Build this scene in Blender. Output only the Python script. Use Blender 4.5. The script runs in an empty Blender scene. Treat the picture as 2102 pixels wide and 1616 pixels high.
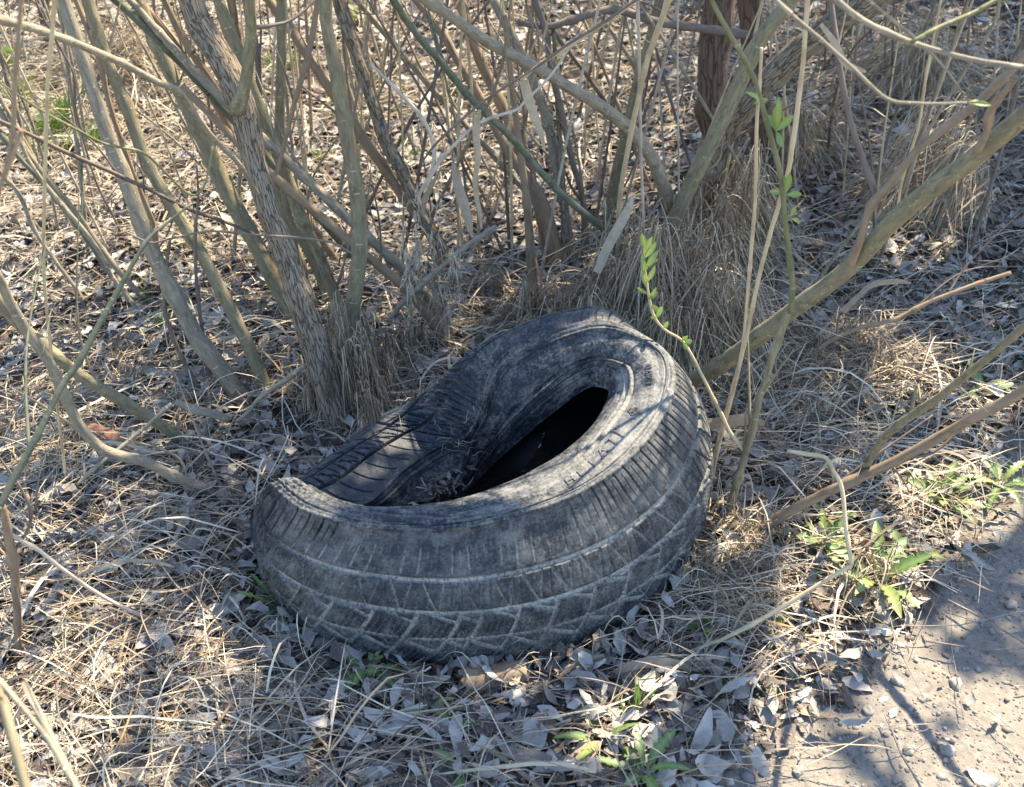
import bpy, math, random
import numpy as np
from mathutils import Vector, Matrix, noise as mnoise

rng = np.random.default_rng(7)
random.seed(7)
R = math.radians
scene = bpy.context.scene
COL = scene.collection

# ------------------------------------------------------------------ camera
PITCH = R(38.0)
CAM_H = 1.2
TANH = 0.4245
cam_d = bpy.data.cameras.new('camera')
cam_d.sensor_width = 36.0
cam_d.lens = 18.0 / TANH
cam_d.clip_start = 0.02
cam_d.clip_end = 500
cam = bpy.data.objects.new('camera', cam_d)
COL.objects.link(cam)
cam.location = (0, 0, CAM_H)
cam.rotation_euler = (math.pi / 2 - PITCH, 0, 0)
scene.camera = cam
cam_d.dof.use_dof = True
cam_d.dof.focus_distance = 1.65
cam_d.dof.aperture_fstop = 9.0

# ------------------------------------------------------------------ light
SUN_EL, SUN_AZ = R(54), R(42)       # azimuth measured from +Y towards +X
world = bpy.data.worlds.new('World')
scene.world = world
world.use_nodes = True
nt = world.node_tree
bg = nt.nodes['Background']
sky = nt.nodes.new('ShaderNodeTexSky')
sky.sky_type = 'NISHITA'
sky.sun_disc = False
sky.sun_elevation = SUN_EL
sky.sun_rotation = SUN_AZ
sky.air_density = 1.0
sky.dust_density = 0.5
sky.ozone_density = 2.0
nt.links.new(sky.outputs[0], bg.inputs[0])
bg.inputs[1].default_value = 0.12
sun_d = bpy.data.lights.new('sun', 'SUN')
sun_d.energy = 4.4
sun_d.angle = R(0.53)
sun_d.color = (1.0, 0.86, 0.63)
sun = bpy.data.objects.new('sun', sun_d)
COL.objects.link(sun)
SUND = Vector((math.sin(SUN_AZ) * math.cos(SUN_EL), math.cos(SUN_AZ) * math.cos(SUN_EL), math.sin(SUN_EL)))
sun.rotation_euler = SUND.to_track_quat('Z', 'Y').to_euler()
sun.location = SUND * 20
scene.view_settings.view_transform = 'Standard'
scene.view_settings.look = 'None'
scene.view_settings.exposure = 2.03
scene.view_settings.gamma = 1.0

# ------------------------------------------------------------------ helpers
F_PX = 1051.0 / TANH
CP, SP = math.cos(PITCH), math.sin(PITCH)
def ray(px, py):
    a = (px - 1051.0) / F_PX
    b = -(py - 808.0) / F_PX
    return np.array([a, CP + b * SP, -SP + b * CP])
def PZ(px, py, z):
    d = ray(px, py)
    return np.array([0, 0, CAM_H]) + d * ((z - CAM_H) / d[2])
def PY(px, py, y):
    d = ray(px, py)
    return np.array([0, 0, CAM_H]) + d * (y / d[1])

def ground_z(x, y):
    """gentle relief of the bank"""
    x = np.asarray(x, float); y = np.asarray(y, float)
    z = 0.020 * np.sin(1.7 * x + 0.6) * np.cos(1.3 * y) + 0.012 * np.sin(4.1 * x + 2.2 * y)
    m = np.exp(-(((x - 0.02) / 0.42) ** 2 + ((y - 1.25) / 0.42) ** 2) ** 2)
    z = z * (1 - m)
    z = z + 0.05 * np.clip((y - 2.3) / 1.5, 0, 3)
    return z

def tag(o, label=None, cat=None, group=None, kind=None):
    if label: o['label'] = label
    if cat: o['category'] = cat
    if group: o['group'] = group
    if kind: o['kind'] = kind
    return o

def empty(name, loc=(0, 0, 0)):
    o = bpy.data.objects.new(name, None)
    o.location = loc
    o.empty_display_size = 0.05
    COL.objects.link(o)
    return o

def mesh_obj(name, V, Fq, mat, parent=None, smooth=True, attrs=None, uv=None):
    """V (n,3); Fq list of faces or array of quads/tris; builds ONE mesh object"""
    me = bpy.data.meshes.new(name)
    V = np.asarray(V, dtype=np.float32)
    if isinstance(Fq, np.ndarray):
        k = Fq.shape[1]
        n = Fq.shape[0]
        me.vertices.add(len(V)); me.vertices.foreach_set('co', V.ravel())
        me.loops.add(n * k); me.loops.foreach_set('vertex_index', Fq.astype(np.int32).ravel())
        me.polygons.add(n)
        me.polygons.foreach_set('loop_start', np.arange(0, n * k, k, dtype=np.int32))
        me.polygons.foreach_set('loop_total', np.full(n, k, dtype=np.int32))
        if smooth:
            me.polygons.foreach_set('use_smooth', np.ones(n, dtype=bool))
        me.update(calc_edges=True)
        me.validate()
    else:
        me.from_pydata([tuple(map(float, v)) for v in V], [], Fq)
        if smooth:
            me.polygons.foreach_set('use_smooth', np.ones(len(me.polygons), dtype=bool))
    if attrs:
        for an, av in attrs.items():
            av = np.asarray(av, dtype=np.float32)
            if av.ndim == 1:
                a = me.attributes.new(an, 'FLOAT', 'POINT'); a.data.foreach_set('value', av)
            else:
                a = me.attributes.new(an, 'FLOAT_VECTOR', 'POINT'); a.data.foreach_set('vector', av.ravel())
    if mat: me.materials.append(mat)
    o = bpy.data.objects.new(name, me)
    COL.objects.link(o)
    if parent is not None:
        o.parent = parent
        o.location = -Vector(parent.location)
        o.rotation_euler = (0, 0, 0)
    return o

# ---- node material helper
class NM:
    def __init__(s, name):
        s.m = bpy.data.materials.new(name); s.m.use_nodes = True
        s.t = s.m.node_tree; s.b = s.t.nodes['Principled BSDF']
    def n(s, typ, **kw):
        nd = s.t.nodes.new(typ)
        for k, v in kw.items():
            if k.startswith('i_'):
                key = k[2:]
                nd.inputs[int(key) if key.isdigit() else key.replace('_', ' ')].default_value = v
            else: setattr(nd, k, v)
        return nd
    def l(s, a, b): s.t.links.new(a, b)
    def attr(s, name, out='Fac'): return s.n('ShaderNodeAttribute', attribute_name=name).outputs[out]
    def noise(s, scale, detail=4, vec=None, rough=0.55, dist=0):
        nd = s.n('ShaderNodeTexNoise'); nd.inputs['Scale'].default_value = scale
        nd.inputs['Detail'].default_value = detail; nd.inputs['Roughness'].default_value = rough
        nd.inputs['Distortion'].default_value = dist
        if vec is None: vec = s.obj()
        s.l(vec, nd.inputs['Vector']); return nd.outputs['Fac']
    def obj(s):
        if not hasattr(s, '_o'): s._o = s.n('ShaderNodeTexCoord').outputs['Object']
        return s._o
    def ramp(s, fac, stops):
        r = s.n('ShaderNodeValToRGB'); e = r.color_ramp.elements
        while len(e) < len(stops): e.new(0.5)
        for el, (p, c) in zip(e, stops):
            el.position = p; el.color = (c, c, c, 1) if not isinstance(c, tuple) else (*c, 1)
        s.l(fac, r.inputs[0]); return r.outputs[0]
    def mix(s, fac, a, b, bt='MIX'):
        m = s.n('ShaderNodeMix', data_type='RGBA', blend_type=bt)
        for v, i in ((fac, 0), (a, 6), (b, 7)):
            if isinstance(v, (int, float)): m.inputs[i].default_value = v
            elif isinstance(v, tuple): m.inputs[i].default_value = (*v, 1)
            else: s.l(v, m.inputs[i])
        return m.outputs[2]
    def math(s, op, a, b=0.0, clamp=False):
        m = s.n('ShaderNodeMath', operation=op, use_clamp=clamp)
        for v, i in ((a, 0), (b, 1)):
            if isinstance(v, (int, float)): m.inputs[i].default_value = v
            else: s.l(v, m.inputs[i])
        return m.outputs[0]
    def bump(s, h, strength=0.4, dist=0.002):
        b = s.n('ShaderNodeBump'); b.inputs['Strength'].default_value = strength
        b.inputs['Distance'].default_value = dist
        s.l(h, b.inputs['Height']); s.l(b.outputs[0], s.b.inputs['Normal'])
    def set(s, color=None, rough=None, spec=None):
        if color is not None:
            if isinstance(color, tuple): s.b.inputs['Base Color'].default_value = (*color, 1)
            else: s.l(color, s.b.inputs['Base Color'])
        if rough is not None:
            if isinstance(rough, (int, float)): s.b.inputs['Roughness'].default_value = rough
            else: s.l(rough, s.b.inputs['Roughness'])
        if spec is not None: s.b.inputs['Specular IOR Level'].default_value = spec
        return s.m

def catmull(P, t, closed):
    """P (n,...), t in [0,n) closed or [0,n-1]"""
    n = len(P)
    i = np.floor(t).astype(int)
    if not closed: i = np.clip(i, 0, n - 2)
    f = (t - i).reshape((-1,) + (1,) * (P.ndim - 1))
    if closed:
        p0, p1, p2, p3 = P[(i - 1) % n], P[i % n], P[(i + 1) % n], P[(i + 2) % n]
    else:
        p1, p2 = P[i], P[i + 1]
        p0 = np.where((i > 0).reshape(f.shape), P[np.maximum(i - 1, 0)], 2 * p1 - p2)
        p3 = np.where((i < n - 2).reshape(f.shape), P[np.minimum(i + 2, n - 1)], 2 * p2 - p1)
    return 0.5 * ((2 * p1) + (-p0 + p2) * f + (2 * p0 - 5 * p1 + 4 * p2 - p3) * f ** 2 + (-p0 + 3 * p1 - 3 * p2 + p3) * f ** 3)

# ------------------------------------------------------------------ the tyre
# one station per line, going round: bottom shoulder A, tread middle B, top shoulder C,
# sidewall D, rim rib E, bead lip F ; each (photo x, photo y, height above ground)
TC = np.array([0.03, 1.27, 0.0])
ST = [
 # front middle
 [(950,1372,.000),(950,1272,.10),(950,1095,.195),(950,1068,.207),(950,1048,.205),(950,1022,.185)],
 [(1130,1350,.000),(1125,1245,.10),(1105,1058,.205),(1095,1032,.215),(1085,1008,.212),(1065,980,.19)],
 [(1270,1290,.000),(1285,1180,.10),(1228,1005,.220),(1205,980,.230),(1180,958,.225),(1150,932,.20)],
 [(1375,1200,.000),(1408,1075,.105),(1322,930,.238),(1288,900,.250),(1250,880,.240),(1212,878,.215)],
 [(1435,1090,.000),(1462,950,.115),(1384,830,.255),(1342,818,.270),(1293,815,.255),(1246,826,.228)],
 [(1450,960,.010),(1440,830,.135),(1385,745,.272),(1345,740,.285),(1296,762,.270),(1255,790,.238)],
 [(1400,850,.020),(1375,745,.165),(1318,688,.285),(1298,705,.290),(1272,742,.270),(1240,778,.235)],
 [(1290,790,.020),(1262,650,.235),(1235,655,.292),(1228,695,.280),(1222,735,.258),(1207,779,.225)],
 [(1190,790,.020),(1175,642,.262),(1140,672,.283),(1150,722,.262),(1158,760,.238),(1143,822,.195)],
 [(1080,790,.020),(1055,678,.268),(1042,712,.268),(1066,780,.235),(1078,825,.205),(1072,882,.155)],
 [(950,840,.020),(948,738,.250),(1000,762,.250),(1022,830,.210),(1036,868,.182),(1018,930,.122)],
 [(880,870,.020),(880,795,.215),(980,832,.208),(994,880,.168),(1004,915,.138),(972,980,.082)],
 [(820,900,.020),(820,850,.180),(950,888,.160),(964,924,.130),(970,955,.104),(948,1014,.055)],
 [(760,915,.020),(768,888,.170),(885,915,.150),(926,948,.126),(945,976,.108),(940,1035,.050)],
 [(690,930,.020),(708,925,.166),(815,962,.157),(866,985,.126),(902,1008,.102),(915,1055,.042)],
 [(620,960,.020),(640,972,.152),(745,1026,.157),(808,1034,.128),(850,1044,.100),(845,1072,.035)],
 [(560,1010,.015),(570,1012,.128),(655,1052,.150),(715,1072,.115),(745,1085,.090),(770,1095,.050)],
 [(524,1085,.010),(530,1028,.115),(572,1042,.155),(640,1065,.128),(680,1070,.118),(715,1075,.095)],
 [(550,1160,.000),(520,1072,.115),(552,1000,.185),(590,985,.196),(630,998,.185),(658,1024,.150)],
 [(575,1235,.000),(540,1155,.098),(605,1050,.196),(645,1022,.205),(680,1024,.197),(704,1038,.170)],
 [(660,1325,.000),(635,1225,.10),(715,1085,.195),(735,1062,.205),(758,1048,.202),(778,1042,.180)],
 [(790,1366,.000),(775,1262,.10),(825,1098,.195),(835,1072,.206),(850,1055,.203),(862,1036,.182)],
]
NS = len(ST)
ctrl = np.zeros((NS, 9, 3))
for i, s in enumerate(ST):
    for j, p in enumerate(s):
        ctrl[i, j + 2] = PZ(*p)
    A = ctrl[i, 2]
    B = ctrl[i, 3]
    if 7 <= i <= 16:             # far side: lower shoulder is hidden behind the tread, stand it outside
        out = (B - TC); out[2] = 0; out /= np.linalg.norm(out)
        k = {7: .05, 8: .05, 9: .06, 10: .07, 11: .07, 15: .06, 16: .035}.get(i, .085)
        A = B + out * k; A[2] = max(B[2] - .17, .012)
        if i in (10, 11, 12): A[2] = .03
        if i >= 12:
            A = B + out * .062; A[2] = B[2] - .040
            if i == 16: A = B + out * .035; A[2] = .04
            if i == 15: A = B + out * .055; A[2] = B[2] - .06
        ctrl[i, 2] = A
    inn = TC - A; inn[2] = 0; inn /= np.linalg.norm(inn)
    ctrl[i, 1] = A + inn * .055 + np.array([0, 0, .004 if A[2] < .01 else -.006])
    if 12 <= i <= 16:
        ctrl[i, 1] = A + inn * .012 + np.array([0, 0, -.075]); ctrl[i, 0] = A + inn * .05; ctrl[i, 0, 2] = .01
    else: ctrl[i, 0] = A + inn * (.21 if (i < 8 or i > 18) else .14) + np.array([0, 0, .022])
    F, E = ctrl[i, 7], ctrl[i, 6]
    ctrl[i, 8] = F + np.array([0, 0, -.012]) + (F - E) * .10
NU = 2200
tt = np.linspace(0, NS, 4000, endpoint=False)
dense = catmull(ctrl, tt, True)                      # (4000, 9, 3)
mid = dense[:, 3] * .4 + dense[:, 4] * .6
seg = np.linalg.norm(np.roll(mid, -1, 0) - mid, axis=1)
arc = np.concatenate([[0], np.cumsum(seg)])
CIRC = arc[-1]
ui = np.linspace(0, CIRC, NU, endpoint=False)
tu = np.interp(ui, arc, np.concatenate([tt, [NS]]))
rows = catmull(ctrl, tu, True)                       # (NU, 9, 3)
# v samples: row parameter 0..8, tread 2..4, sidewall 4..7
vv = np.concatenate([np.linspace(0, 2, 26, endpoint=False), np.linspace(2, 4, 176, endpoint=False),
                     np.linspace(4, 7, 110, endpoint=False), np.linspace(7, 8, 9)])
NV = len(vv)
G = catmull(np.swapaxes(rows, 0, 1), vv, False)      # (NV, NU, 3)
G = np.swapaxes(G, 0, 1)                             # (NU, NV, 3)
# soften wrinkles of the traced stations
def smooth_u(G, it):
    for _ in range(it):
        G = G * .5 + (np.roll(G, 1, 0) + np.roll(G, -1, 0)) * .25
    return G
G = smooth_u(G, 60)
def grid_normals(G):
    du = np.roll(G, -1, 0) - np.roll(G, 1, 0)
    dv = np.gradient(G, axis=1)
    n = np.cross(du, dv)
    return n / np.maximum(np.linalg.norm(n, axis=2, keepdims=True), 1e-9)
N = grid_normals(G)
if (N[0, 100] @ np.array([0, -1, 0])) < 0: N = -N     # front tread must face the camera
U = np.repeat(ui[:, None], NV, 1)
W = np.repeat((vv - 3)[None, :], NU, 0)               # -1..1 tread, 1..4 sidewall
TS = np.repeat(tu[:, None], NV, 1)

def pulse(x, period, width, soft=.22):
    """1 inside a line of given width repeated each period (metres)"""
    d = np.abs((x / period - np.floor(x / period)) - .5) * period
    d = period / 2 - d if False else np.abs(((x / period) % 1.0) - .5) * period
    return np.clip((width / 2 - d) / (width * soft) + .5, 0, 1)
def band(w, a, b, s=.02):
    return np.clip((w - a) / s + .5, 0, 1) * np.clip((b - w) / s + .5, 0, 1)
def line(w, c, width, s=.5):
    return np.clip((width / 2 - np.abs(w - c)) / (width * s) + .5, 0, 1)
def vnoise(U, W, sc, seed):
    r = np.random.default_rng(seed)
    n1, n2 = int(np.ceil(CIRC / sc)) + 1, int(np.ceil(6 * .1 / sc)) + 3
    T = r.random((n1, n2))
    x = (U / CIRC) * n1; y = (W + 1.2) * .1 / sc
    xi = np.floor(x).astype(int); yi = np.floor(y).astype(int)
    fx = x - xi; fy = y - yi
    fx = fx * fx * (3 - 2 * fx); fy = fy * fy * (3 - 2 * fy)
    g = lambda a, b: T[a % n1, np.clip(b, 0, n2 - 1)]
    return (g(xi, yi) * (1 - fx) + g(xi + 1, yi) * fx) * (1 - fy) + (g(xi, yi + 1) * (1 - fx) + g(xi + 1, yi + 1) * fx) * fy

per = CIRC / 76
zz = 0.0009 * (np.abs(((W * .1 / .004) % 1) - .5) * 4 - 1)            # zigzag of the fine sipes
gro = np.zeros_like(U)
# circumferential channels
wob = .02 * np.sin(U / CIRC * 2 * math.pi * 3)
for c, wd in ((.44, .045), (.08, .05), (-.30, .03)):
    gro = np.maximum(gro, line(W + wob * .3, c, wd))
# upper shoulder slits running over the edge on to the sidewall
sl = U + .012 * (W - .5) ** 2 + .004 * W
odd = (np.floor(sl / per + .0) % 2)
g1 = pulse(sl, per, .0026) * band(W, .50, 1.12)
g1b = pulse(sl + per / 2, per, .0014) * band(W, .66, 1.0)
backr = np.exp(-((TS - 8.2) / 1.9) ** 2)
backl = np.exp(-((TS - 13.6) / 2.6) ** 4)
g1L = pulse(U + .03 * (W - .5) ** 2 + .012 * W, per * 1.15, .0017) * band(W, .50, .98)
wornm = np.clip((2.0 - TS) / 1.0, 0, 1) + np.clip((TS - 19.6) / .8, 0, 1)
wpatch = np.clip((vnoise(U, W, .03, 9) - .38) * 5, 0, 1)
gA = np.maximum(g1, g1b * .6) * (1 - .75 * backr) * (1 - backl) * (1 - wornm * (1 - .55 * wpatch * band(W, .5, .8, .06)))
gro = np.maximum(gro, np.maximum(gA, g1L * backl))
# narrow rib
g2 = pulse(U + .055 * (W - .08), per * 1.8, .0030) * band(W, .10, .42)
g2b = pulse(U - .012 * W, per * 1.8, .0022) * band(W, .10, .42)
g2c = pulse(U + per * .5 + zz, per * .6, .0013) * band(W, .14, .38) * .8
gro = np.maximum.reduce([gro, g2, g2b * .8, g2c])
# big blocks of the lower tread: curved channels and cross bars
sw = U + .055 * np.clip(.08 - W, 0, 2) ** 1.5
g3 = pulse(sw, per * 2.2, .0048) * band(W, -1.12, .06)
fr = ((sw / (per * 2.2) + .5) % 1.0)
bar = W * .1 + .42 * fr * per * 2.2
g4 = pulse(bar + .010, .044, .0038, .3) * band(W, -.98, .05) * np.clip((fr - .06) / .03, 0, 1)
g5 = pulse(sw + zz * 1.2, per * .34, .0012) * band(W, -.9, .02) * .85 * (1 - pulse(bar + .010, .044, .012, .3))
g6 = pulse(U - .06 * np.clip(.08 - W, 0, 2) ** 1.2 + .01, per * 2.2, .0022) * band(W, -1.05, -.32)
gro = np.maximum.reduce([gro, g6 * .8 * (1 - backl), g3 * (1 - .35 * backl), g4 * (1 - .6 * backl), g5 * (1 - backl)])
tread_m = band(W, -1.1, 1.14)
gro = gro * tread_m * (1 - .7 * np.clip((TS - 7.0) / .8, 0, 1) * np.clip((12.3 - TS) / .8, 0, 1))
# mud fills the front of the tread
n1 = vnoise(U, W, .05, 1); n2 = vnoise(U, W, .018, 2); n3 = vnoise(U, W, .006, 3)
front = np.clip((4.2 - TS) / 1.2, 0, 1) + np.clip((TS - 18.5) / 1.0, 0, 1)
mud = np.clip(front * np.clip((.85 - W) / .35, 0, 1) + wornm * band(W, .4, 1.0, .1), 0, 1)
depth = .0070 * (1 - .45 * mud)
disp = -gro * depth
# worn, lumpy shoulder in the middle of the front
worn = front * band(W, .46, 1.1, .1)
disp = disp * (1 - .65 * worn * (n1 > .3))
disp += worn * (n2 - .5) * .0016 + (n3 - .5) * .0005 + (n1 - .5) * .0016
# raised shoulder edge, sidewall ribs, rim protector
for c, wd, h in ((1.16, .10, .0022), (1.42, .09, -.0014), (1.52, .07, .0016), (1.62, .05, -.0008), (2.96, .07, -.0014), (3.06, .09, .0026), (3.20, .06, -.0012), (3.30, .07, .0018), (3.42, .05, -.0010), (3.62, .08, .0012)):
    disp += line(W, c, wd, .8) * h * (1 + .9 * np.exp(-((TS - 11) / 3.0) ** 4))
# creases where the carcass is folded
fold = np.exp(-((TS - 18.0) / .7) ** 2) * band(W, .5, 2.6, .3)
disp += fold * .0028 * np.sin(U * 2 * math.pi / .011 + 3 * n2)
vall = np.exp(-((TS - 11.2) / 1.4) ** 2) * band(W, .2, 1.3, .3)
disp += vall * .0012 * np.sin(U * 2 * math.pi / .009 + 5 * n2)
Gd = G + N * disp[..., None]
dust_sun = np.clip(.20 + .45 * (n1 - .5) + .5 * (n2 - .5) + .10 * mud * (n2 > .5) + .05 * front + .50 * band(W, 1.2, 3.6, .3) * np.exp(-((TS - 3.4) / 2.2) ** 2) + .25 * band(W, .5, 1.1, .2) * front + .60 * np.exp(-((TS - 5) / 1.5) ** 2) * band(W, -.6, 1.2, .3), 0, 1)  # besides real dust, the extra on the right paints in sunlit brightness
clean = np.exp(-((TS - 14.6) / 2.0) ** 2) * np.clip((1.6 - W) / .5, 0, 1)
dust_sun = np.clip(dust_sun - .5 * clean, 0, 1)
flat = lambda a: a.reshape(-1, *a.shape[2:])
def grid_part(name, j0, j1, Gx, mat, parent, flip=False, thick=None):
    Vx = Gx[:, j0:j1 + 1]
    nv = j1 - j0 + 1
    a = np.arange(NU)[:, None] * nv + np.arange(nv - 1)[None, :]
    b = ((np.arange(NU) + 1) % NU)[:, None] * nv + np.arange(nv - 1)[None, :]
    Fq = np.stack([a, b, b + 1, a + 1], -1).reshape(-1, 4)
    if flip: Fq = Fq[:, ::-1]
    return mesh_obj(name, flat(Vx), Fq, mat, parent, attrs={
        'groove': flat(gro[:, j0:j1 + 1]), 'mud': flat(mud[:, j0:j1 + 1]), 'dust_sun': flat(dust_sun[:, j0:j1 + 1]),
        'worn': flat(worn[:, j0:j1 + 1]), 'tuv': flat(np.stack([U, W * .1, TS * .1], -1)[:, j0:j1 + 1])})

def rubber(name, side=False):
    m = NM(name)
    gr, mu, du, wo = m.attr('groove'), m.attr('mud'), m.attr('dust_sun'), m.attr('worn')
    big = m.noise(14, 5, rough=.65); fine = m.noise(260, 5, rough=.75); midn = m.noise(60, 6, rough=.7)
    stre = m.n('ShaderNodeMapping'); m.l(m.attr('tuv', 'Vector'), stre.inputs[0]); stre.inputs['Scale'].default_value = (190, 22, 1)
    scr = m.noise(1.0, 4, stre.outputs[0], .7)
    stre2 = m.n('ShaderNodeMapping'); m.l(m.attr('tuv', 'Vector'), stre2.inputs[0]); stre2.inputs['Scale'].default_value = (18, 330, 1)
    scr2 = m.noise(1.0, 4, stre2.outputs[0], .7)
    base = m.ramp(midn, [(.3, (.004, .008, .014)), (.7, (.013, .019, .029))])
    dcol = m.ramp(big, [(.3, (.12, .125, .13)), (.7, (.23, .215, .18))]) if not side else m.ramp(big, [(.3, (.20, .205, .20)), (.7, (.34, .32, .275))])
    amt = m.math('ADD', m.math('MULTIPLY', du, .75), m.math('MULTIPLY', m.math('SUBTRACT', midn, .5), 1.3 if side else 2.0))
    amt = m.math('ADD', amt, m.math('MULTIPLY', m.math('SUBTRACT', fine, .5), 1.9))
    amt = m.math('ADD', amt, m.math('MULTIPLY', m.math('SUBTRACT', scr, .5), .7))
    amt = m.math('ADD', amt, m.math('MULTIPLY', m.math('SUBTRACT', scr2, .5), .6), True)
    amt = m.math('MULTIPLY', amt, .92 if side else .85, True)
    c = m.mix(amt, base, dcol)
    # dry mud sits in the channels of the front tread
    gm = m.math('MULTIPLY', gr, m.math('MULTIPLY', mu, m.ramp(fine, [(.40, .15), (.52, 1.0)])))
    pk = m.ramp(m.noise(22, 4), [(.36, .50), (.58, 1.0)])
    c = m.mix(m.math('MULTIPLY', gm, pk), c, (.34, .325, .285))
    gd = m.math('MULTIPLY', gr, m.math('SUBTRACT', 1.0, mu, True))
    c = m.mix(m.math('MULTIPLY', gd, .85), c, (.012, .014, .017))
    # speckled grit
    vo = m.n('ShaderNodeTexVoronoi'); vo.inputs['Scale'].default_value = 420; m.l(m.obj(), vo.inputs['Vector'])
    sp = m.ramp(vo.outputs['Distance'], [(.10, 1.0), (.26, 0.0)])
    pat = m.ramp(m.noise(30, 4), [(.5, 0.0), (.62, 1.0)])
    c = m.mix(m.math('MULTIPLY', m.math('MULTIPLY', sp, pat), .55), c, (.34, .32, .28))
    m.set(c, m.ramp(midn, [(.3, .48), (.7, .78)]), .45)
    h = m.math('ADD', m.math('MULTIPLY', fine, .6), m.math('ADD', midn, m.math('MULTIPLY', scr, .5)))
    m.bump(h, .5, .0012)
    return m.m
M_TREAD = rubber('rubber_tread')
M_SIDE = rubber('rubber_sidewall', True)
mi = NM('rubber_inner'); mi.set(mi.ramp(mi.noise(30, 4), [(.3, (.010, .011, .013)), (.7, (.03, .03, .032))]), .7)
M_INNER = mi.m
TY = empty('car_tyre', (float(TC[0]), float(TC[1]), 0))
tag(TY, 'buckled worn black tyre lying on its side among dead leaves and stems', 'tyre')
jA, jC = 26 - 3, int(np.searchsorted(vv, 4.10))
jE, jF = int(np.searchsorted(vv, 5.95)), NV - 1
SG = 1
grid_part('tread', jA, jC, Gd, M_TREAD, TY)
grid_part('sidewall', jC, jE, Gd, M_SIDE, TY)
grid_part('bead', jE, jF, Gd, M_SIDE, TY)
grid_part('sidewall', 0, jA, Gd, M_SIDE, TY).name = 'sidewall.001'
thick = np.interp(vv, [0, 1.5, 2.2, 3.8, 4.5, 8], [.003, .003, .006, .009, .006, .004])
jj = np.unique(np.concatenate([np.arange(0, NV, 5), [NV - 1]]))
tmul = 1 - .9 * np.exp(-((tu[::5] - 16.9) / 1.3) ** 4)
Gi = G[::5][:, jj] - N[::5][:, jj] * (thick[jj][None, :] * tmul[:, None])[..., None]
Gi[:, -1] = Gd[::5, NV - 1]; Gi[:, 0] = Gd[::5, 0]
nu2, nv2 = Gi.shape[:2]
a = np.arange(nu2)[:, None] * nv2 + np.arange(nv2 - 1)[None, :]
b = ((np.arange(nu2) + 1) % nu2)[:, None] * nv2 + np.arange(nv2 - 1)[None, :]
mesh_obj('inner_liner', flat(Gi), np.stack([a, a + 1, b + 1, b], -1).reshape(-1, 4), M_INNER, TY)

# moulded lettering and the round emblem, wrapped on the upper sidewall
def surf(u, w, lift):
    iu = (np.asarray(u) % CIRC) / CIRC * NU
    jv = np.interp(np.asarray(w) + 3, vv, np.arange(NV))
    i0 = np.floor(iu).astype(int) % NU; i1 = (i0 + 1) % NU; fi = (iu - np.floor(iu))[:, None]
    j0 = np.floor(jv).astype(int); j1 = np.minimum(j0 + 1, NV - 1); fj = (jv - j0)[:, None]
    S = lambda Q: (Q[i0, j0] * (1 - fi) + Q[i1, j0] * fi) * (1 - fj) + (Q[i0, j1] * (1 - fi) + Q[i1, j1] * fi) * fj
    return S(Gd) + S(N) * np.asarray(lift)[:, None]
def wrap_text(name, body, size, ts, w, per_w, flip=1, extr=.0016, space=1.1):
    cu = bpy.data.curves.new('lettering_curve', 'FONT')
    cu.body = body; cu.size = size; cu.align_x = 'CENTER'; cu.align_y = 'CENTER'; cu.space_character = space
    cu.resolution_u = 3
    tmp = bpy.data.objects.new('lettering_tmp', cu); COL.objects.link(tmp)
    me = bpy.data.meshes.new_from_object(tmp)
    bpy.data.objects.remove(tmp)
    n = len(me.vertices); co = np.zeros(n * 3); me.vertices.foreach_get('co', co); co = co.reshape(-1, 3)
    faces = [list(p.vertices) for p in me.polygons]
    bpy.data.meshes.remove(me)
    u0 = np.interp(ts, tu, ui)
    top = surf(u0 + flip * co[:, 0], w + flip * co[:, 1] * per_w, np.full(n, extr))
    bot = surf(u0 + flip * co[:, 0], w + flip * co[:, 1] * per_w, np.full(n, -.001))
    V = np.vstack([top, bot]); F2 = list(faces)
    from collections import Counter
    ec = Counter()
    for f in faces:
        for k in range(len(f)): ec[frozenset((f[k], f[(k + 1) % len(f)]))] += 1
    for f in faces:
        for k in range(len(f)):
            x, y = f[k], f[(k + 1) % len(f)]
            if ec[frozenset((x, y))] == 1: F2.append([y, x, x + n, y + n])
    return mesh_obj(name, V, F2, M_SIDE, TY, smooth=False, attrs={'dust_sun': np.full(len(V), .62), 'tuv': V})
# ------------------------------------------------------------------ ground and path
PA, PB = PZ(1400, 1640, 0)[:2], PZ(2140, 900, 0)[:2]
_pd = (PB - PA) / np.linalg.norm(PB - PA)
_pn = np.array([_pd[1], -_pd[0]])
def path_d(x, y):
    """signed distance (m) into the bare dirt path, positive on the path"""
    d = (x - PA[0]) * _pn[0] + (y - PA[1]) * _pn[1]
    return d + .035 * np.sin(9 * y + 3 * x) + .02 * np.sin(23 * y - 7 * x)
def fbm(x, y, seed, scales):
    r = np.random.default_rng(seed); out = np.zeros_like(x)
    for sc, am in scales:
        n = 64; T = r.random((n, n))
        a = x / sc; b = y / sc
        i = np.floor(a).astype(int); j = np.floor(b).astype(int); fa = a - i; fb = b - j
        fa = fa * fa * (3 - 2 * fa); fb = fb * fb * (3 - 2 * fb)
        g = lambda p, q: T[p % n, q % n]
        out += am * ((g(i, j) * (1 - fa) + g(i + 1, j) * fa) * (1 - fb) + (g(i, j + 1) * (1 - fa) + g(i + 1, j + 1) * fa) * fb - .5)
    return out
xs = np.concatenate([np.linspace(-14, -2.2, 24), np.linspace(-2.15, -.25, 150), np.linspace(-.24, 1.3, 380), np.linspace(1.32, 3, 80), np.linspace(3.2, 14, 20)])
ys = np.concatenate([np.linspace(-4, .4, 20), np.linspace(.45, 1.5, 330), np.linspace(1.506, 4.6, 260), np.linspace(4.8, 26, 30)])
GX, GY = np.meshgrid(xs, ys, indexing='ij')
gz = ground_z(GX, GY)
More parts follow.
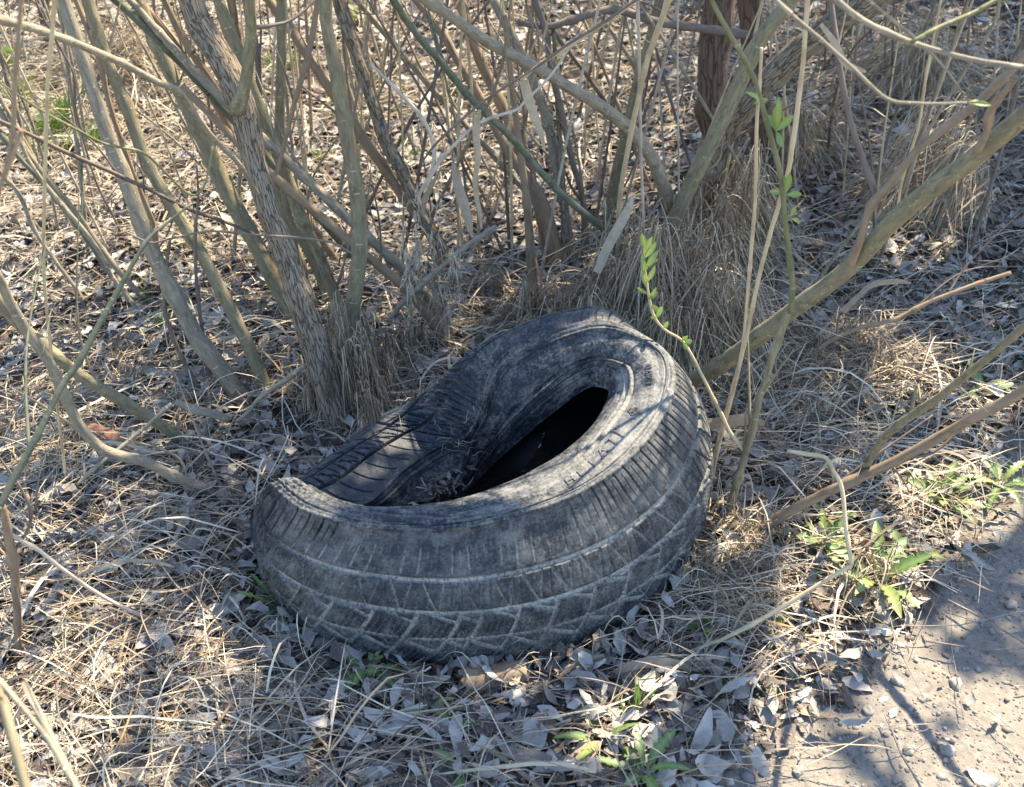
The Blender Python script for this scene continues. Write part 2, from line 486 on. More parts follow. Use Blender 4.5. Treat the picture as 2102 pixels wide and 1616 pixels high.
pm = np.clip((path_d(GX, GY) + .05) / .10, 0, 1)
near = np.exp(-np.clip(np.abs(GY - 1.6) - 3, 0, 9))
gz = gz + near * (fbm(GX, GY, 3, [(.16, .012)]) + near * fbm(GX, GY, 4, [(.06, .007)]) * (1 - .8 * pm) + near * fbm(GX, GY, 5, [(.022, .0045), (.009, .0030), (.005, .0020)]) * (1 - .35 * pm) - .012 * pm)
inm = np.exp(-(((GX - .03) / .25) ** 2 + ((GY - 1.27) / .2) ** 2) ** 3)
gz -= .0 * inm
nx, ny = GX.shape
flat_z = ground_z
def ground_z(x, y):
    """height of the finished ground surface"""
    x = np.asarray(x, float); y = np.asarray(y, float)
    fi = np.interp(x, xs, np.arange(nx)); fj = np.interp(y, ys, np.arange(ny))
    i = np.minimum(fi.astype(int), nx - 2); j = np.minimum(fj.astype(int), ny - 2); fi = fi - i; fj = fj - j
    return (gz[i, j] * (1 - fi) + gz[i + 1, j] * fi) * (1 - fj) + (gz[i, j + 1] * (1 - fi) + gz[i + 1, j + 1] * fi) * fj
a = np.arange(nx - 1)[:, None] * ny + np.arange(ny - 1)[None, :]
GF = np.stack([a, a + ny, a + ny + 1, a + 1], -1).reshape(-1, 4)
m = NM('soil')
pa = m.attr('path'); shd = m.attr('hole_shade')
soil = m.ramp(m.noise(40, 6, rough=.7), [(.3, (.030, .024, .020)), (.7, (.085, .072, .060))])
pn1 = m.noise(6, 5, rough=.6); pn2 = m.noise(120, 6, rough=.75)
pcol = m.mix(m.ramp(pn2, [(.35, 0.0), (.65, 1.0)]), (.125, .112, .098), (.225, .204, .178))
pcol = m.mix(m.ramp(pn1, [(.4, 0.0), (.7, .6)]), pcol, (.235, .208, .168))
vo = m.n('ShaderNodeTexVoronoi'); vo.inputs['Scale'].default_value = 170; m.l(m.obj(), vo.inputs['Vector'])
cr = m.ramp(vo.outputs['Distance'], [(.0, 1.0), (.5, 0.0)])
m.set(m.mix(shd, m.mix(pa, soil, pcol), (.012, .010, .008)), .95, .2)  # soil inside the tyre opening painted near-black for its deep shade
m.bump(m.math('ADD', m.math('ADD', pn2, m.noise(420, 4)), m.math('MULTIPLY', cr, .2)), .5, .0015)
GROUND = tag(mesh_obj('ground', np.stack([GX, GY, gz], -1).reshape(-1, 3), GF, m.m, attrs={'path': pm.ravel(), 'hole_shade': np.clip(inm * 1.6, 0, 1).ravel()}), kind='structure')

# ------------------------------------------------------------------ litter
base_poly = Gd[::20, 2 * 0 + 60][:, :2]           # outline of the tyre near its foot
foot = rows[::20, 2][:, :2]; footB = rows[::20, 3][:, :2]
def in_poly(x, y, poly):
    inside = np.zeros(x.shape, bool); n = len(poly)
    for i in range(n):
        x1, y1 = poly[i]; x2, y2 = poly[(i + 1) % n]
        c = ((y1 > y) != (y2 > y)) & (x < (x2 - x1) * (y - y1) / (y2 - y1 + 1e-12) + x1)
        inside ^= c
    return inside
def grow(poly, k):
    c = poly.mean(0); return c + (poly - c) * k
def in_tyre(x, y, k=1.0):
    return in_poly(x, y, grow(foot, k)) | in_poly(x, y, grow(footB, k))
def scatter(n, dens=None, seed=0, ymin=.52, ymax=4.3, pow_=1.0):
    """points spread with density falling with distance (even in the picture)"""
    r = np.random.default_rng(seed)
    X, Y = [], []
    got = 0
    while got < n:
        y = ymin + (ymax - ymin) * r.random(n) ** 1.0
        keepp = (1.0 / y) ** pow_ * ymin ** pow_
        x = (r.random(n) * 2 - 1) * 2.2
        k = (r.random(n) < keepp) & (np.abs(x) < .34 + .58 * (y + .25))
        x, y = x[k], y[k]
        if dens is not None:
            k = r.random(len(x)) < dens(x, y); x, y = x[k], y[k]
        X.append(x); Y.append(y); got += len(x)
    return np.concatenate(X)[:n], np.concatenate(Y)[:n]

def ribbons(P, width, side, cup=0.0):
    """P (n,K,3), width (n,K), side (n,K,3): three vertices across, V and quads"""
    n, K = P.shape[:2]
    nrm = np.cross(np.gradient(P, axis=1), side); nrm /= np.maximum(np.linalg.norm(nrm, axis=2, keepdims=True), 1e-9)
    w = width[..., None]
    L = P - side * w + nrm * w * cup
    Rr = P + side * w + nrm * w * cup
    V = np.stack([L, P, Rr], 2)
    idx = np.arange(n * K * 3).reshape(n, K, 3)
    q1 = np.stack([idx[:, :-1, 0], idx[:, :-1, 1], idx[:, 1:, 1], idx[:, 1:, 0]], -1)
    q2 = np.stack([idx[:, :-1, 1], idx[:, :-1, 2], idx[:, 1:, 2], idx[:, 1:, 1]], -1)
    return V.reshape(-1, 3), np.concatenate([q1.reshape(-1, 4), q2.reshape(-1, 4)])
def flat_ribbons(P, width, side):
    n, K = P.shape[:2]
    w = width[..., None]
    V = np.stack([P - side * w, P + side * w], 2)
    idx = np.arange(n * K * 2).reshape(n, K, 2)
    return V.reshape(-1, 3), np.stack([idx[:, :-1, 0], idx[:, :-1, 1], idx[:, 1:, 1], idx[:, 1:, 0]], -1).reshape(-1, 4)

def leaf_batch(x, y, L, Wd, r, lift=(0, .02), tilt=.45, curl=.5, K=6, zfun=ground_z, jag=0.19):
    n = len(x)
    az = r.random(n) * 2 * math.pi
    s = np.linspace(-.5, .5, K)
    # local frame with random tilt
    d = np.stack([np.cos(az), np.sin(az), np.zeros(n)], 1)
    e = np.stack([-np.sin(az), np.cos(az), np.zeros(n)], 1)
    t1 = r.normal(0, tilt, n) * .6; t2 = r.normal(0, tilt, n)
    up = np.array([0, 0, 1.0])
    d2 = d * np.cos(t1)[:, None] + up * np.sin(t1)[:, None]
    e2 = e * np.cos(t2)[:, None] + up * np.sin(t2)[:, None]
    nn = np.cross(d2, e2)
    arch = r.normal(0, curl * .8, n)[:, None]
    bend = r.normal(0, .25, n)[:, None]
    tw = r.normal(0, .8, n)[:, None]
    C = np.stack([x, y, zfun(x, y) + lift[0] + (lift[1] - lift[0]) * r.random(n) ** 2], 1)
    S = s[None, :]
    P = C[:, None] + d2[:, None] * (S * L[:, None])[..., None] \
        + nn[:, None] * (-arch * (S ** 2) * 2 * L[:, None] * .5 + .0015 * r.normal(0, 1, (n, K)))[..., None] \
        + e2[:, None] * (bend * S ** 2 * L[:, None])[..., None]
    prof = np.sin(np.clip((s + .5) * .94 + .03, 0, 1) * math.pi) ** .75
    wj = Wd[:, None] * prof[None, :] * (1 + jag * r.normal(0, 1, (n, K)))
    ang = tw * S * 2
    side = e2[:, None] * np.cos(ang)[..., None] + nn[:, None] * np.sin(ang)[..., None]
    V, Fq = ribbons(P, np.maximum(wj, .0004), side, 0)
    # cup each leaf by its own amount
    cup = np.repeat(r.normal(.1, .38, n), K * 3).reshape(n, K, 3)
    Vr = V.reshape(n, K, 3, 3)
    off = nn[:, None, None] * (cup * wj[..., None] * np.array([1, 0, 1]))[..., None]
    V = (Vr + off)
    minz = zfun(V[..., 0], V[..., 1]) + .001
    V[..., 2] = np.maximum(V[..., 2], minz)
    rnd = np.repeat(r.random(n), K * 3)
    return V.reshape(-1, 3), Fq, rnd

def dry_leaf_mat(name, stops, rough=.75, trans=.0):
    m = NM(name)
    c = m.ramp(m.attr('rnd'), stops)
    n1 = m.noise(90, 5, rough=.65); n2 = m.noise(500, 3)
    c = m.mix(m.ramp(n1, [(.42, 0.0), (.7, .55)]), c, m.mix(.55, c, (.05, .035, .025)))
    c = m.mix(m.ramp(n2, [(.5, 0.0), (.75, .35)]), c, (.45, .40, .34))
    m.set(c, rough, .3)
    m.bump(m.math('ADD', n1, n2), .35, .001)
    return m.m
LITTER = [(0.0, (.035, .024, .018)), (.16, (.10, .075, .062)), (.30, (.155, .130, .108)), (.45, (.24, .218, .190)), (.62, (.315, .295, .265)), (.8, (.37, .350, .315)), (.95, (.44, .422, .390)), (1.0, (.26, .15, .085))]
M_LEAF = dry_leaf_mat('dead_leaf', LITTER)
M_STRAW = dry_leaf_mat('straw', [(0.0, (.09, .06, .038)), (.25, (.22, .165, .110)), (.5, (.375, .305, .215)), (.75, (.49, .42, .305)), (.92, (.57, .51, .40)), (1.0, (.38, .23, .10))], .65)
# a darker, greyer straw for the thatch by the tyre
rL = np.random.default_rng(11)
def dens_leaf(x, y):
    p = path_d(x, y)
    d = np.clip(1 - (p + .03) / .09, .008, 1)
    t = in_tyre(x, y, .98)
    bgd = np.where(y > 2.5, .75, 1.0)
    return d * bgd * np.where(t, .0, 1)
x, y = scatter(33000, dens_leaf, 21)
L = rL.uniform(.014, .046, len(x)) * np.where(rL.random(len(x)) < .2, 1.35, 1); Wd = L * rL.uniform(.11, .27, len(x))
V1, F1, r1 = leaf_batch(x, y, L, Wd, rL, (0.0, .030))
tag(mesh_obj('leaf_litter', V1, F1, M_LEAF, attrs={'rnd': r1}), kind='stuff')
# small broken crumbs of leaf
x, y = scatter(26000, lambda x, y: dens_leaf(x, y) * .9 + .012, 22, ymax=2.6)
L = rL.uniform(.006, .018, len(x)); Wd = L * rL.uniform(.15, .42, len(x))
V1, F1, r1 = leaf_batch(x, y, L, Wd, rL, (0.0, .014), K=3, jag=.3)
tag(mesh_obj('leaf_crumbs', V1, F1, M_LEAF, attrs={'rnd': r1 * .85}), kind='stuff')

def blade_batch(x, y, L, w, r, az=None, lift=.02, arch=.02, curv=.6, K=7, zfun=ground_z, steep=0.0):
    n = len(x)
    if az is None: az = r.random(n) * 2 * math.pi
    s = np.linspace(0, 1, K)[None, :]
    cv = r.normal(0, curv, n)[:, None]
    th = az[:, None] + cv * s + .25 * np.cumsum(r.normal(0, .5, (n, K)), 1) * .4
    step = (L / (K - 1))[:, None]
    px = x[:, None] + np.cumsum(np.cos(th) * step, 1) - np.cos(th[:, :1]) * step * K / 2 * (steep == 0)
    py = y[:, None] + np.cumsum(np.sin(th) * step, 1) - np.sin(th[:, :1]) * step * K / 2 * (steep == 0)
    ph = r.random(n)[:, None]
    z = zfun(px, py) + .003 + lift * r.random(n)[:, None] + np.abs(arch * r.normal(0, 1, n))[:, None] * np.sin(math.pi * np.clip(s + .2 * (ph - .5), 0, 1)) + r.normal(0, .0015, (n, K))
    P = np.stack([px, py, z], -1)
    T = np.gradient(P, axis=1); T /= np.maximum(np.linalg.norm(T, axis=2, keepdims=True), 1e-9)
    ref = np.stack([r.normal(0, .5, n), r.normal(0, .5, n), np.ones(n)], 1)[:, None]
    side = np.cross(T, np.broadcast_to(ref, T.shape)); side /= np.maximum(np.linalg.norm(side, axis=2, keepdims=True), 1e-9)
    prof = np.interp(s, [0, .1, .6, 1], [.7, 1, .85, .15])
    V, Fq = flat_ribbons(P, w[:, None] * prof, side)
    return V, Fq, np.repeat(r.random(n), K * 2)
rB = np.random.default_rng(12)
def straw_blob(x, y):
    """patches where the dry grass lies thick"""
    d = np.zeros_like(x)
    for (px, py, rr, am) in ((1700, 800, .28, 1.3), (1600, 740, .22, 1.3), (1900, 780, .15, .8), (250, 1150, .2, .7), (350, 960, .2, .6), (1480, 1180, .12, 1.), (1500, 1260, .1, .9), (350, 1400, .22, .7), (100, 1300, .2, .8),
                             (700, 1450, .2, .3), (1900, 640, .2, .5), (1500, 560, .18, .8), (250, 330, .5, .9), (150, 250, .5, .9), (600, 250, .5, .5), (1000, 250, .6, .5), (60, 1000, .2, .8), (420, 760, .15, .8), (1850, 950, .12, .7),
                             (520, 1150, .08, .5), (850, 640, .25, .8), (1750, 100, .6, .9), (300, 60, .7, .9), (1250, 520, .2, .6)):
        c = PZ(px, py, 0)
        d = np.maximum(d, am * np.exp(-((x - c[0]) ** 2 + ((y - c[1]) * .8) ** 2) / rr ** 2))
    return d
def dens_straw(x, y):
    return np.clip(.09 + straw_blob(x, y), 0, 1) * np.clip(1 - (path_d(x, y) + .06) / .12, .03, 1) * np.where(in_tyre(x, y, 1.0), 0, 1)
x, y = scatter(15000, dens_straw, 31)
L = rB.uniform(.05, .22, len(x)); w = rB.uniform(.0004, .0011, len(x)) * np.where(rB.random(len(x)) < .12, 2.4, 1)
L = L * np.where(in_tyre(x, y, 1.25), .4, 1)
az_ = np.where(rB.random(len(x)) < .6, rB.normal(.25, .5, len(x)) + math.pi * (rB.random(len(x)) < .5), rB.random(len(x)) * 6.283)
V1, F1, r1 = blade_batch(x, y, L, w, rB, az=az_, lift=.035, arch=.018)
tag(mesh_obj('dry_grass', V1, F1, M_STRAW, attrs={'rnd': r1}), kind='stuff')
# fine hairs of thatch
x, y = scatter(16000, lambda x, y: np.clip(.25 + straw_blob(x, y), 0, 1) * np.clip(1 - (path_d(x, y) + .04) / .12, .02, 1) * np.where(in_tyre(x, y, 1.06), 0, 1), 32)
L = rB.uniform(.02, .09, len(x)); w = rB.uniform(.00025, .0006, len(x))
V1, F1, r1 = blade_batch(x, y, L, w, rB, lift=.03, arch=.012, K=5, curv=1.2)
tag(mesh_obj('grass_thatch', V1, F1, M_STRAW, attrs={'rnd': r1}), kind='stuff')
# dark fallen twigs
m = NM('twig_bark'); n1 = m.noise(80, 5)
M_TWIG = m.set(m.mix(m.attr('rnd'), m.ramp(n1, [(.3, (.07, .05, .04)), (.7, (.17, .13, .10))]), m.ramp(n1, [(.3, (.22, .19, .16)), (.7, (.36, .32, .27))])), .8, .3)
def tubes(P, rad, S=5):
    n, K = P.shape[:2]
    T = np.gradient(P, axis=1); T /= np.maximum(np.linalg.norm(T, axis=2, keepdims=True), 1e-9)
    ref = np.where(np.abs(T[..., 2:3]) > .9, np.array([1., 0, 0]), np.array([0, 0, 1.]))
    A = np.cross(T, ref); A /= np.maximum(np.linalg.norm(A, axis=2, keepdims=True), 1e-9)
    B = np.cross(T, A)
    an = np.linspace(0, 2 * math.pi, S, endpoint=False)
    V = P[:, :, None] + rad[..., None, None] * (A[:, :, None] * np.cos(an)[None, None, :, None] + B[:, :, None] * np.sin(an)[None, None, :, None])
    idx = np.arange(n * K * S).reshape(n, K, S)
    nx_ = np.roll(idx, -1, 2)
    Fq = np.stack([idx[:, :-1], nx_[:, :-1], nx_[:, 1:], idx[:, 1:]], -1).reshape(-1, 4)
    return V.reshape(-1, 3), Fq
x, y = scatter(900, lambda x, y: np.where(in_tyre(x, y, 1.1), 0, 1) * np.clip(1 - path_d(x, y) / .1, .12, 1), 41)
n = len(x); K = 6
az = rB.random(n) * 6.283; th = az[:, None] + np.cumsum(rB.normal(0, .14, (n, K)), 1)
Lt = rB.uniform(.05, .28, n)
px_ = x[:, None] + np.cumsum(np.cos(th), 1) * Lt[:, None] / K; py_ = y[:, None] + np.cumsum(np.sin(th), 1) * Lt[:, None] / K
pz_ = ground_z(px_, py_) + .006 + .02 * rB.random(n)[:, None] + rB.normal(0, .0012, (n, K))
rad = (rB.uniform(.0006, .0022, n))[:, None] * np.linspace(1, .55, K)[None]
V1, F1 = tubes(np.stack([px_, py_, pz_], -1), rad)
tag(mesh_obj('twig_litter', V1, F1, M_TWIG, attrs={'rnd': np.repeat(rB.random(n), K * 5)}), kind='stuff')

# pebbles of the path
m = NM('pebble'); c = m.mix(m.attr('rnd'), (.12, .108, .095), (.33, .305, .27)); c = m.mix(m.ramp(m.noise(150, 5), [(.4, 0.), (.7, .5)]), c, (.14, .12, .10))
M_STONE = m.set(c, .85, .3); m.bump(m.noise(300, 5), .4, .001)
def unit_ico(sub):
    import bmesh
    bm = bmesh.new(); bmesh.ops.create_icosphere(bm, subdivisions=sub, radius=1)
    V = np.array([v.co[:] for v in bm.verts]); F_ = np.array([[v.index for v in f.verts] for f in bm.faces]); bm.free()
    return V, F_
IV, IF = unit_ico(1)
def pebbles(n, seed, rmin, rmax, dens):
    r = np.random.default_rng(seed)
    x, y = scatter(n, dens, seed, ymax=2.6)
    sc = r.uniform(rmin, rmax, n) * (1 + 1.5 * r.random(n) ** 6)
    jit = 1 + r.normal(0, .16, (n, len(IV), 1))
    an = r.random(n) * 6.28; ca, sa = np.cos(an), np.sin(an)
    S3 = np.stack([r.uniform(.8, 1.3, n), r.uniform(.7, 1, n), r.uniform(.45, .8, n)], 1) * sc[:, None]
    V = IV[None] * jit * S3[:, None]
    V = np.stack([V[..., 0] * ca[:, None] - V[..., 1] * sa[:, None], V[..., 0] * sa[:, None] + V[..., 1] * ca[:, None], V[..., 2]], -1)
    z = ground_z(x, y) + sc * .10
    V += np.stack([x, y, z], 1)[:, None]
    Fq = (IF[None] + (np.arange(n) * len(IV))[:, None, None]).reshape(-1, 3)
    return V.reshape(-1, 3), Fq, np.repeat(r.random(n), len(IV))
pd = lambda x, y: np.clip((path_d(x, y) + .10) / .12, .02, 1)
V1, F1, r1 = pebbles(15000, 51, .0005, .0021, pd)
tag(mesh_obj('gravel', V1, F1, M_STONE, attrs={'rnd': r1 * .8}), kind='stuff')
V1, F1, r1 = pebbles(260, 52, .0025, .0050, pd)
tag(mesh_obj('pebbles', V1, F1, M_STONE, attrs={'rnd': r1}), kind='stuff')
# ------------------------------------------------------------------ woody stems
def bark(name, c0, c1, c2=None, scale=60, stretch=.25, bump=.5, dist=.0015, rough=.8, lent=False, crack=0):
    m = NM(name)
    mp = m.n('ShaderNodeMapping'); m.l(m.attr('tuv', 'Vector'), mp.inputs[0]); mp.inputs['Scale'].default_value = (scale, scale * stretch, scale)
    mp.inputs['Location'].default_value = (0, 0, 0)
    n1 = m.noise(1.0, 6, mp.outputs[0], .7, .4)
    n2 = m.noise(25, 5, m.attr('tuv', 'Vector'), .6)
    c = m.ramp(n1, [(.30 if not crack else .22, c0), (.62 if not crack else .50, c1)])
    if c2: c = m.mix(m.ramp(n2, [(.45, 0.), (.62, .75)]), c, c2)
    h = n1
    if crack:  # net of long furrows
        mp3 = m.n('ShaderNodeMapping'); m.l(m.attr('tuv', 'Vector'), mp3.inputs[0]); mp3.inputs['Scale'].default_value = (crack, crack * .2, crack)
        wv = m.n('ShaderNodeVectorMath', operation='MULTIPLY_ADD'); nc = m.n('ShaderNodeTexNoise'); nc.inputs['Scale'].default_value = 1.3; m.l(mp3.outputs[0], nc.inputs['Vector'])
        m.l(nc.outputs['Color'], wv.inputs[0]); wv.inputs[1].default_value = (1.4, 1.4, 1.4); m.l(mp3.outputs[0], wv.inputs[2])
        ve = m.n('ShaderNodeTexVoronoi', feature='DISTANCE_TO_EDGE'); ve.inputs['Scale'].default_value = 1.0; m.l(wv.outputs[0], ve.inputs['Vector'])
        ck = m.ramp(ve.outputs['Distance'], [(.0, 0.), (.09, 1.)])
        c = m.mix(ck, tuple(v * .5 + w * .32 for v, w in zip(c0, c1)), c)
        h = m.math('ADD', m.math('MULTIPLY', h, .7), m.math('MULTIPLY', ck, .6))
    if lent:   # small pale pores and grey dust
        vo = m.n('ShaderNodeTexVoronoi'); vo.inputs['Scale'].default_value = 1.0
        mp2 = m.n('ShaderNodeMapping'); m.l(m.attr('tuv', 'Vector'), mp2.inputs[0]); mp2.inputs['Scale'].default_value = (170, 110, 1)
        m.l(mp2.outputs[0], vo.inputs['Vector'])
        sp = m.ramp(vo.outputs['Distance'], [(.10, 1.), (.22, 0.)])
        c = m.mix(m.math('MULTIPLY', sp, .55), c, tuple(min(1, v * 1.9) for v in c1))
        h = m.math('ADD', h, m.math('MULTIPLY', sp, .5))
    m.set(c, rough, .35)
    m.bump(h, bump, dist)
    return m.m
MB = {
 'rough': bark('furrowed_bark', (.040, .026, .017), (.275, .215, .150), (.31, .265, .205), 150, .17, 1.0, .005, .9, False, 150),
 'dark': bark('dark_bark', (.055, .034, .023), (.165, .105, .072), (.15, .12, .095), 60, .2, 1.0, .005, .9, False, 90),
 'olive': bark('olive_bark', (.085, .072, .040), (.270, .235, .142), (.20, .165, .105), 120, .35, .9, .002, .75, True),
 'grey': bark('grey_bark', (.105, .085, .058), (.32, .275, .20), (.23, .195, .14), 120, .35, .9, .002, .78, True),
 'brown': bark('brown_bark', (.13, .085, .050), (.30, .21, .135), (.24, .185, .125), 80, .3, .7, .002, .85),
 'green': bark('green_bark', (.050, .060, .038), (.115, .125, .080), (.16, .155, .11), 90, .8, .4, .001, .6, True),
 'reed': bark('reed_skin', (.40, .31, .18), (.56, .46, .29), (.34, .25, .15), 120, .06, .25, .0006, .55),
 'pale': bark('pale_skin', (.34, .27, .20), (.52, .45, .36), (.30, .23, .17), 90, .1, .3, .0006, .7),
 'twig': bark('thin_twig_bark', (.08, .055, .045), (.19, .145, .115), (.14, .12, .10), 90, .4, .4, .001, .75),
 'shoot': bark('green_shoot_bark', (.075, .080, .032), (.155, .155, .070), (.20, .18, .10), 100, .5, .3, .0008, .6, True),
}
class Mesh:
    def __init__(s): s.V = []; s.F = []; s.T = []; s.n = 0
    def add(s, V, Fq, T=None):
        V = np.asarray(V, float)
        s.V.append(V); s.F += [[int(i) + s.n for i in f] for f in Fq]
        s.T.append(T if T is not None else V * 1.0); s.n += len(V)
    def build(s, name, mat, parent=None, smooth=True):
        return mesh_obj(name, np.vstack(s.V), s.F, mat, parent, smooth, attrs={'tuv': np.vstack(s.T)})
def resample(P, rad, step):
    P = np.asarray(P, float); rad = np.asarray(rad, float)
    L = np.concatenate([[0], np.cumsum(np.linalg.norm(np.diff(P, axis=0), axis=1))])
    n = max(4, int(L[-1] / step) + 1)
    if len(P) > 2:
        t = np.interp(np.linspace(0, L[-1], n), L, np.arange(len(P)))
        return catmull(P, np.minimum(t, len(P) - 1 - 1e-6), False), np.interp(t, np.arange(len(P)), rad), np.linspace(0, L[-1], n)
    t = np.linspace(0, 1, n)
    return P[0] + (P[1] - P[0]) * t[:, None], rad[0] + (rad[1] - rad[0]) * t, t * L[-1]
def tube(mesh, P, rad, step=.012, S=10, rough=.05, seed=0, knots=0, capend=True):
    r = np.random.default_rng(seed)
    C, ra, Ls = resample(P, rad, step)
    n = len(C)
    wob = np.cumsum(r.normal(0, .10, (n, 3)), 0); wob -= np.linspace(0, 1, n)[:, None] * wob[-1]
    C = C + wob * np.minimum(ra, .004)[:, None] * .28
    T = np.gradient(C, axis=0); T /= np.linalg.norm(T, axis=1, keepdims=True)
    ref = np.array([1., 0.1, 0]) if abs(T[0][0]) < .8 else np.array([0, 0, 1.])
    A = np.zeros_like(C); a = np.cross(T[0], ref); a /= np.linalg.norm(a)
    for i in range(n):
        a = a - T[i] * (a @ T[i]); a /= np.linalg.norm(a); A[i] = a
    B = np.cross(T, A)
    an = np.linspace(0, 2 * math.pi, S, endpoint=False)
    f = np.ones((n, S))
    if rough:
        ph = r.random(6) * 6.28
        for k in range(3):
            f += rough * .4 * np.sin((k + 1) * an[None] + ph[k] + Ls[:, None] * (18 + 22 * k)) 
        f += r.normal(0, rough * .3, (n, S))
    for _ in range(knots):
        c = r.random() * Ls[-1]
        f += (.28 * np.exp(-((Ls - c) / .007) ** 2))[:, None]
    V = C[:, None] + (ra[:, None] * f)[..., None] * (A[:, None] * np.cos(an)[None, :, None] + B[:, None] * np.sin(an)[None, :, None])
    o = 0
    idx = np.arange(n * S).reshape(n, S); nx_ = np.roll(idx, -1, 1)
    Fq = np.stack([idx[:-1], nx_[:-1], nx_[1:], idx[1:]], -1).reshape(-1, 4).tolist()
    Fq.append(idx[0][::-1].tolist()); Fq.append(idx[-1].tolist())
    ang = np.broadcast_to(an[None, :], (n, S))
    Tu = np.stack([np.cos(ang) * ra.max() + r.random() * 3, Ls[:, None] + 0 * ang, np.sin(ang) * ra.max()], -1)
    Tu = Tu[..., [0, 1, 2]]
    mesh.add(V.reshape(-1, 3), Fq, Tu.reshape(-1, 3))
    return C, ra

STEMOBJ = {}
def trace(pts, Yb=None, Yt=None, ground=True):
    """photo points from the top down to the foot -> world points. Yb / Yt: distance of foot and of top"""
    pts = [tuple(p) for p in pts]
    if ground and Yb is None:
        g = PZ(pts[-1][0], pts[-1][1], 0.0); Yb = g[1]
    if Yt is None: Yt = Yb
    if Yt < 0.35: Yt = Yb + Yt           # small numbers are an offset (lean away / towards)
    yy = np.array([p[1] for p in pts], float); xx = np.array([p[0] for p in pts], float)
    s = np.concatenate([[0], np.cumsum(np.hypot(np.diff(xx), np.diff(yy)))]); s /= s[-1]
    Y = Yt + (Yb - Yt) * s
    W_ = np.array([PY(p[0], p[1], y) for p, y in zip(pts, Y)])
    dep = np.array([y * CP + (CAM_H - w[2]) * SP for y, w in zip(Y, W_)])
    return W_, dep
def stem(name, kind, pts, hw, label=None, cat='sapling', Yb=None, Yt=None, ground=True, ext=.5, parent=None, group=None,
         knots=6, rough=.07, S=10, dig=.03, extb=0, mesh=None):
    W_, dep = trace(pts, Yb, Yt, ground)
    hw = np.interp(np.linspace(0, 1, len(pts)), np.linspace(0, 1, len(hw)), hw)
    rad = hw * dep / F_PX * .9
    if ext:
        d = (W_[0] - W_[1]); d /= np.linalg.norm(d)
        W_ = np.vstack([W_[0] + d * ext + np.array([0, 0, .02]), W_[0] + d * ext * .5, W_]); rad = np.concatenate([[rad[0] * .75, rad[0] * .9], rad])
    if extb:
        d = (W_[-1] - W_[-2]); d /= np.linalg.norm(d)
        eb = min(1.6, (W_[-1][2] + .03) / max(-d[2], .05)) if W_[-1][1] < 1.0 and d[2] < 0 else extb
        W_ = np.vstack([W_, W_[-1] + d * eb]); rad = np.append(rad, rad[-1])
    elif ground:
        d = (W_[-1] - W_[-2]); d /= np.linalg.norm(d)
        W_ = np.vstack([W_, W_[-1] + d * dig]); rad = np.append(rad, rad[-1] * 1.1)
    own = mesh is None
    me = mesh or Mesh()
    seed = abs(hash(str(pts))) % 9999 if False else int(sum(p[0] * 3 + p[1] * 7 for p in pts)) % 9973
    tube(me, W_, rad, step=max(.006, min(.02, rad.max() * 1.2)), S=S if rad.max() < .012 else 18, rough=rough, seed=seed, knots=knots)
    if not own: return None
    o = me.build(name, MB[kind], parent)
    if parent is None:
        tag(o, label, cat, group)
        r = np.random.default_rng(seed + 5)
        if name in ('willow_sapling', 'willow_branch') and rad.max() < .02:
            C, ra, _ = resample(W_, rad, .02)
            for q in range(3 if ground else 2):
                m2 = Mesh(); i = int(r.integers(len(C) // 4, len(C) - 3)); p = C[i]
                T_ = C[i - 1] - C[i + 1]; T_ /= np.linalg.norm(T_)
                d = r.normal(0, 1, 3); d[1] = abs(d[1]) * .6 + .1; d[2] = abs(d[2]); d = T_ * 1.1 + d / np.linalg.norm(d) * .8; d /= np.linalg.norm(d)
                L_ = r.uniform(.06, .26); t0 = min(ra[i] * .4, r.uniform(.0012, .0022))
                if p[2] + L_ * d[2] > .55 and p[1] < 1.3: continue
                tube(m2, [p - d * ra[i] * .5, p + d * L_ * .4 + r.normal(0, .008, 3), p + d * L_ + r.normal(0, .02, 3)], [t0 * 1.3, t0, t0 * .35], step=.012, S=6, rough=.03, seed=int(r.integers(9999)), knots=3)
                if q == 0: tube(m2, [p + d * L_ * .4, p + d * L_ * .6 + r.normal(0, .03, 3)], [t0 * .8, t0 * .3], step=.012, S=5, rough=0, seed=3)
                w2 = m2.build('side_twig', MB['twig' if kind in ('brown', 'twig', 'dark', 'rough') else kind], o)
    return o

def side_twigs(me, pts_w, rad, n, r, lmin=.05, lmax=.18, tr=.0012):
    for _ in range(n):
        i = r.integers(1, len(pts_w) - 1)
        p = pts_w[i]
        d = r.normal(0, 1, 3); d[2] = abs(d[2]) + .4; d /= np.linalg.norm(d)
        L = r.uniform(lmin, lmax)
        q = [p, p + d * L * .5 + r.normal(0, .01, 3), p + d * L + r.normal(0, .02, 3)]
        tube(me, q, [tr, tr * .8, tr * .35], step=.012, S=5, rough=0, seed=int(r.integers(9999)), capend=False)

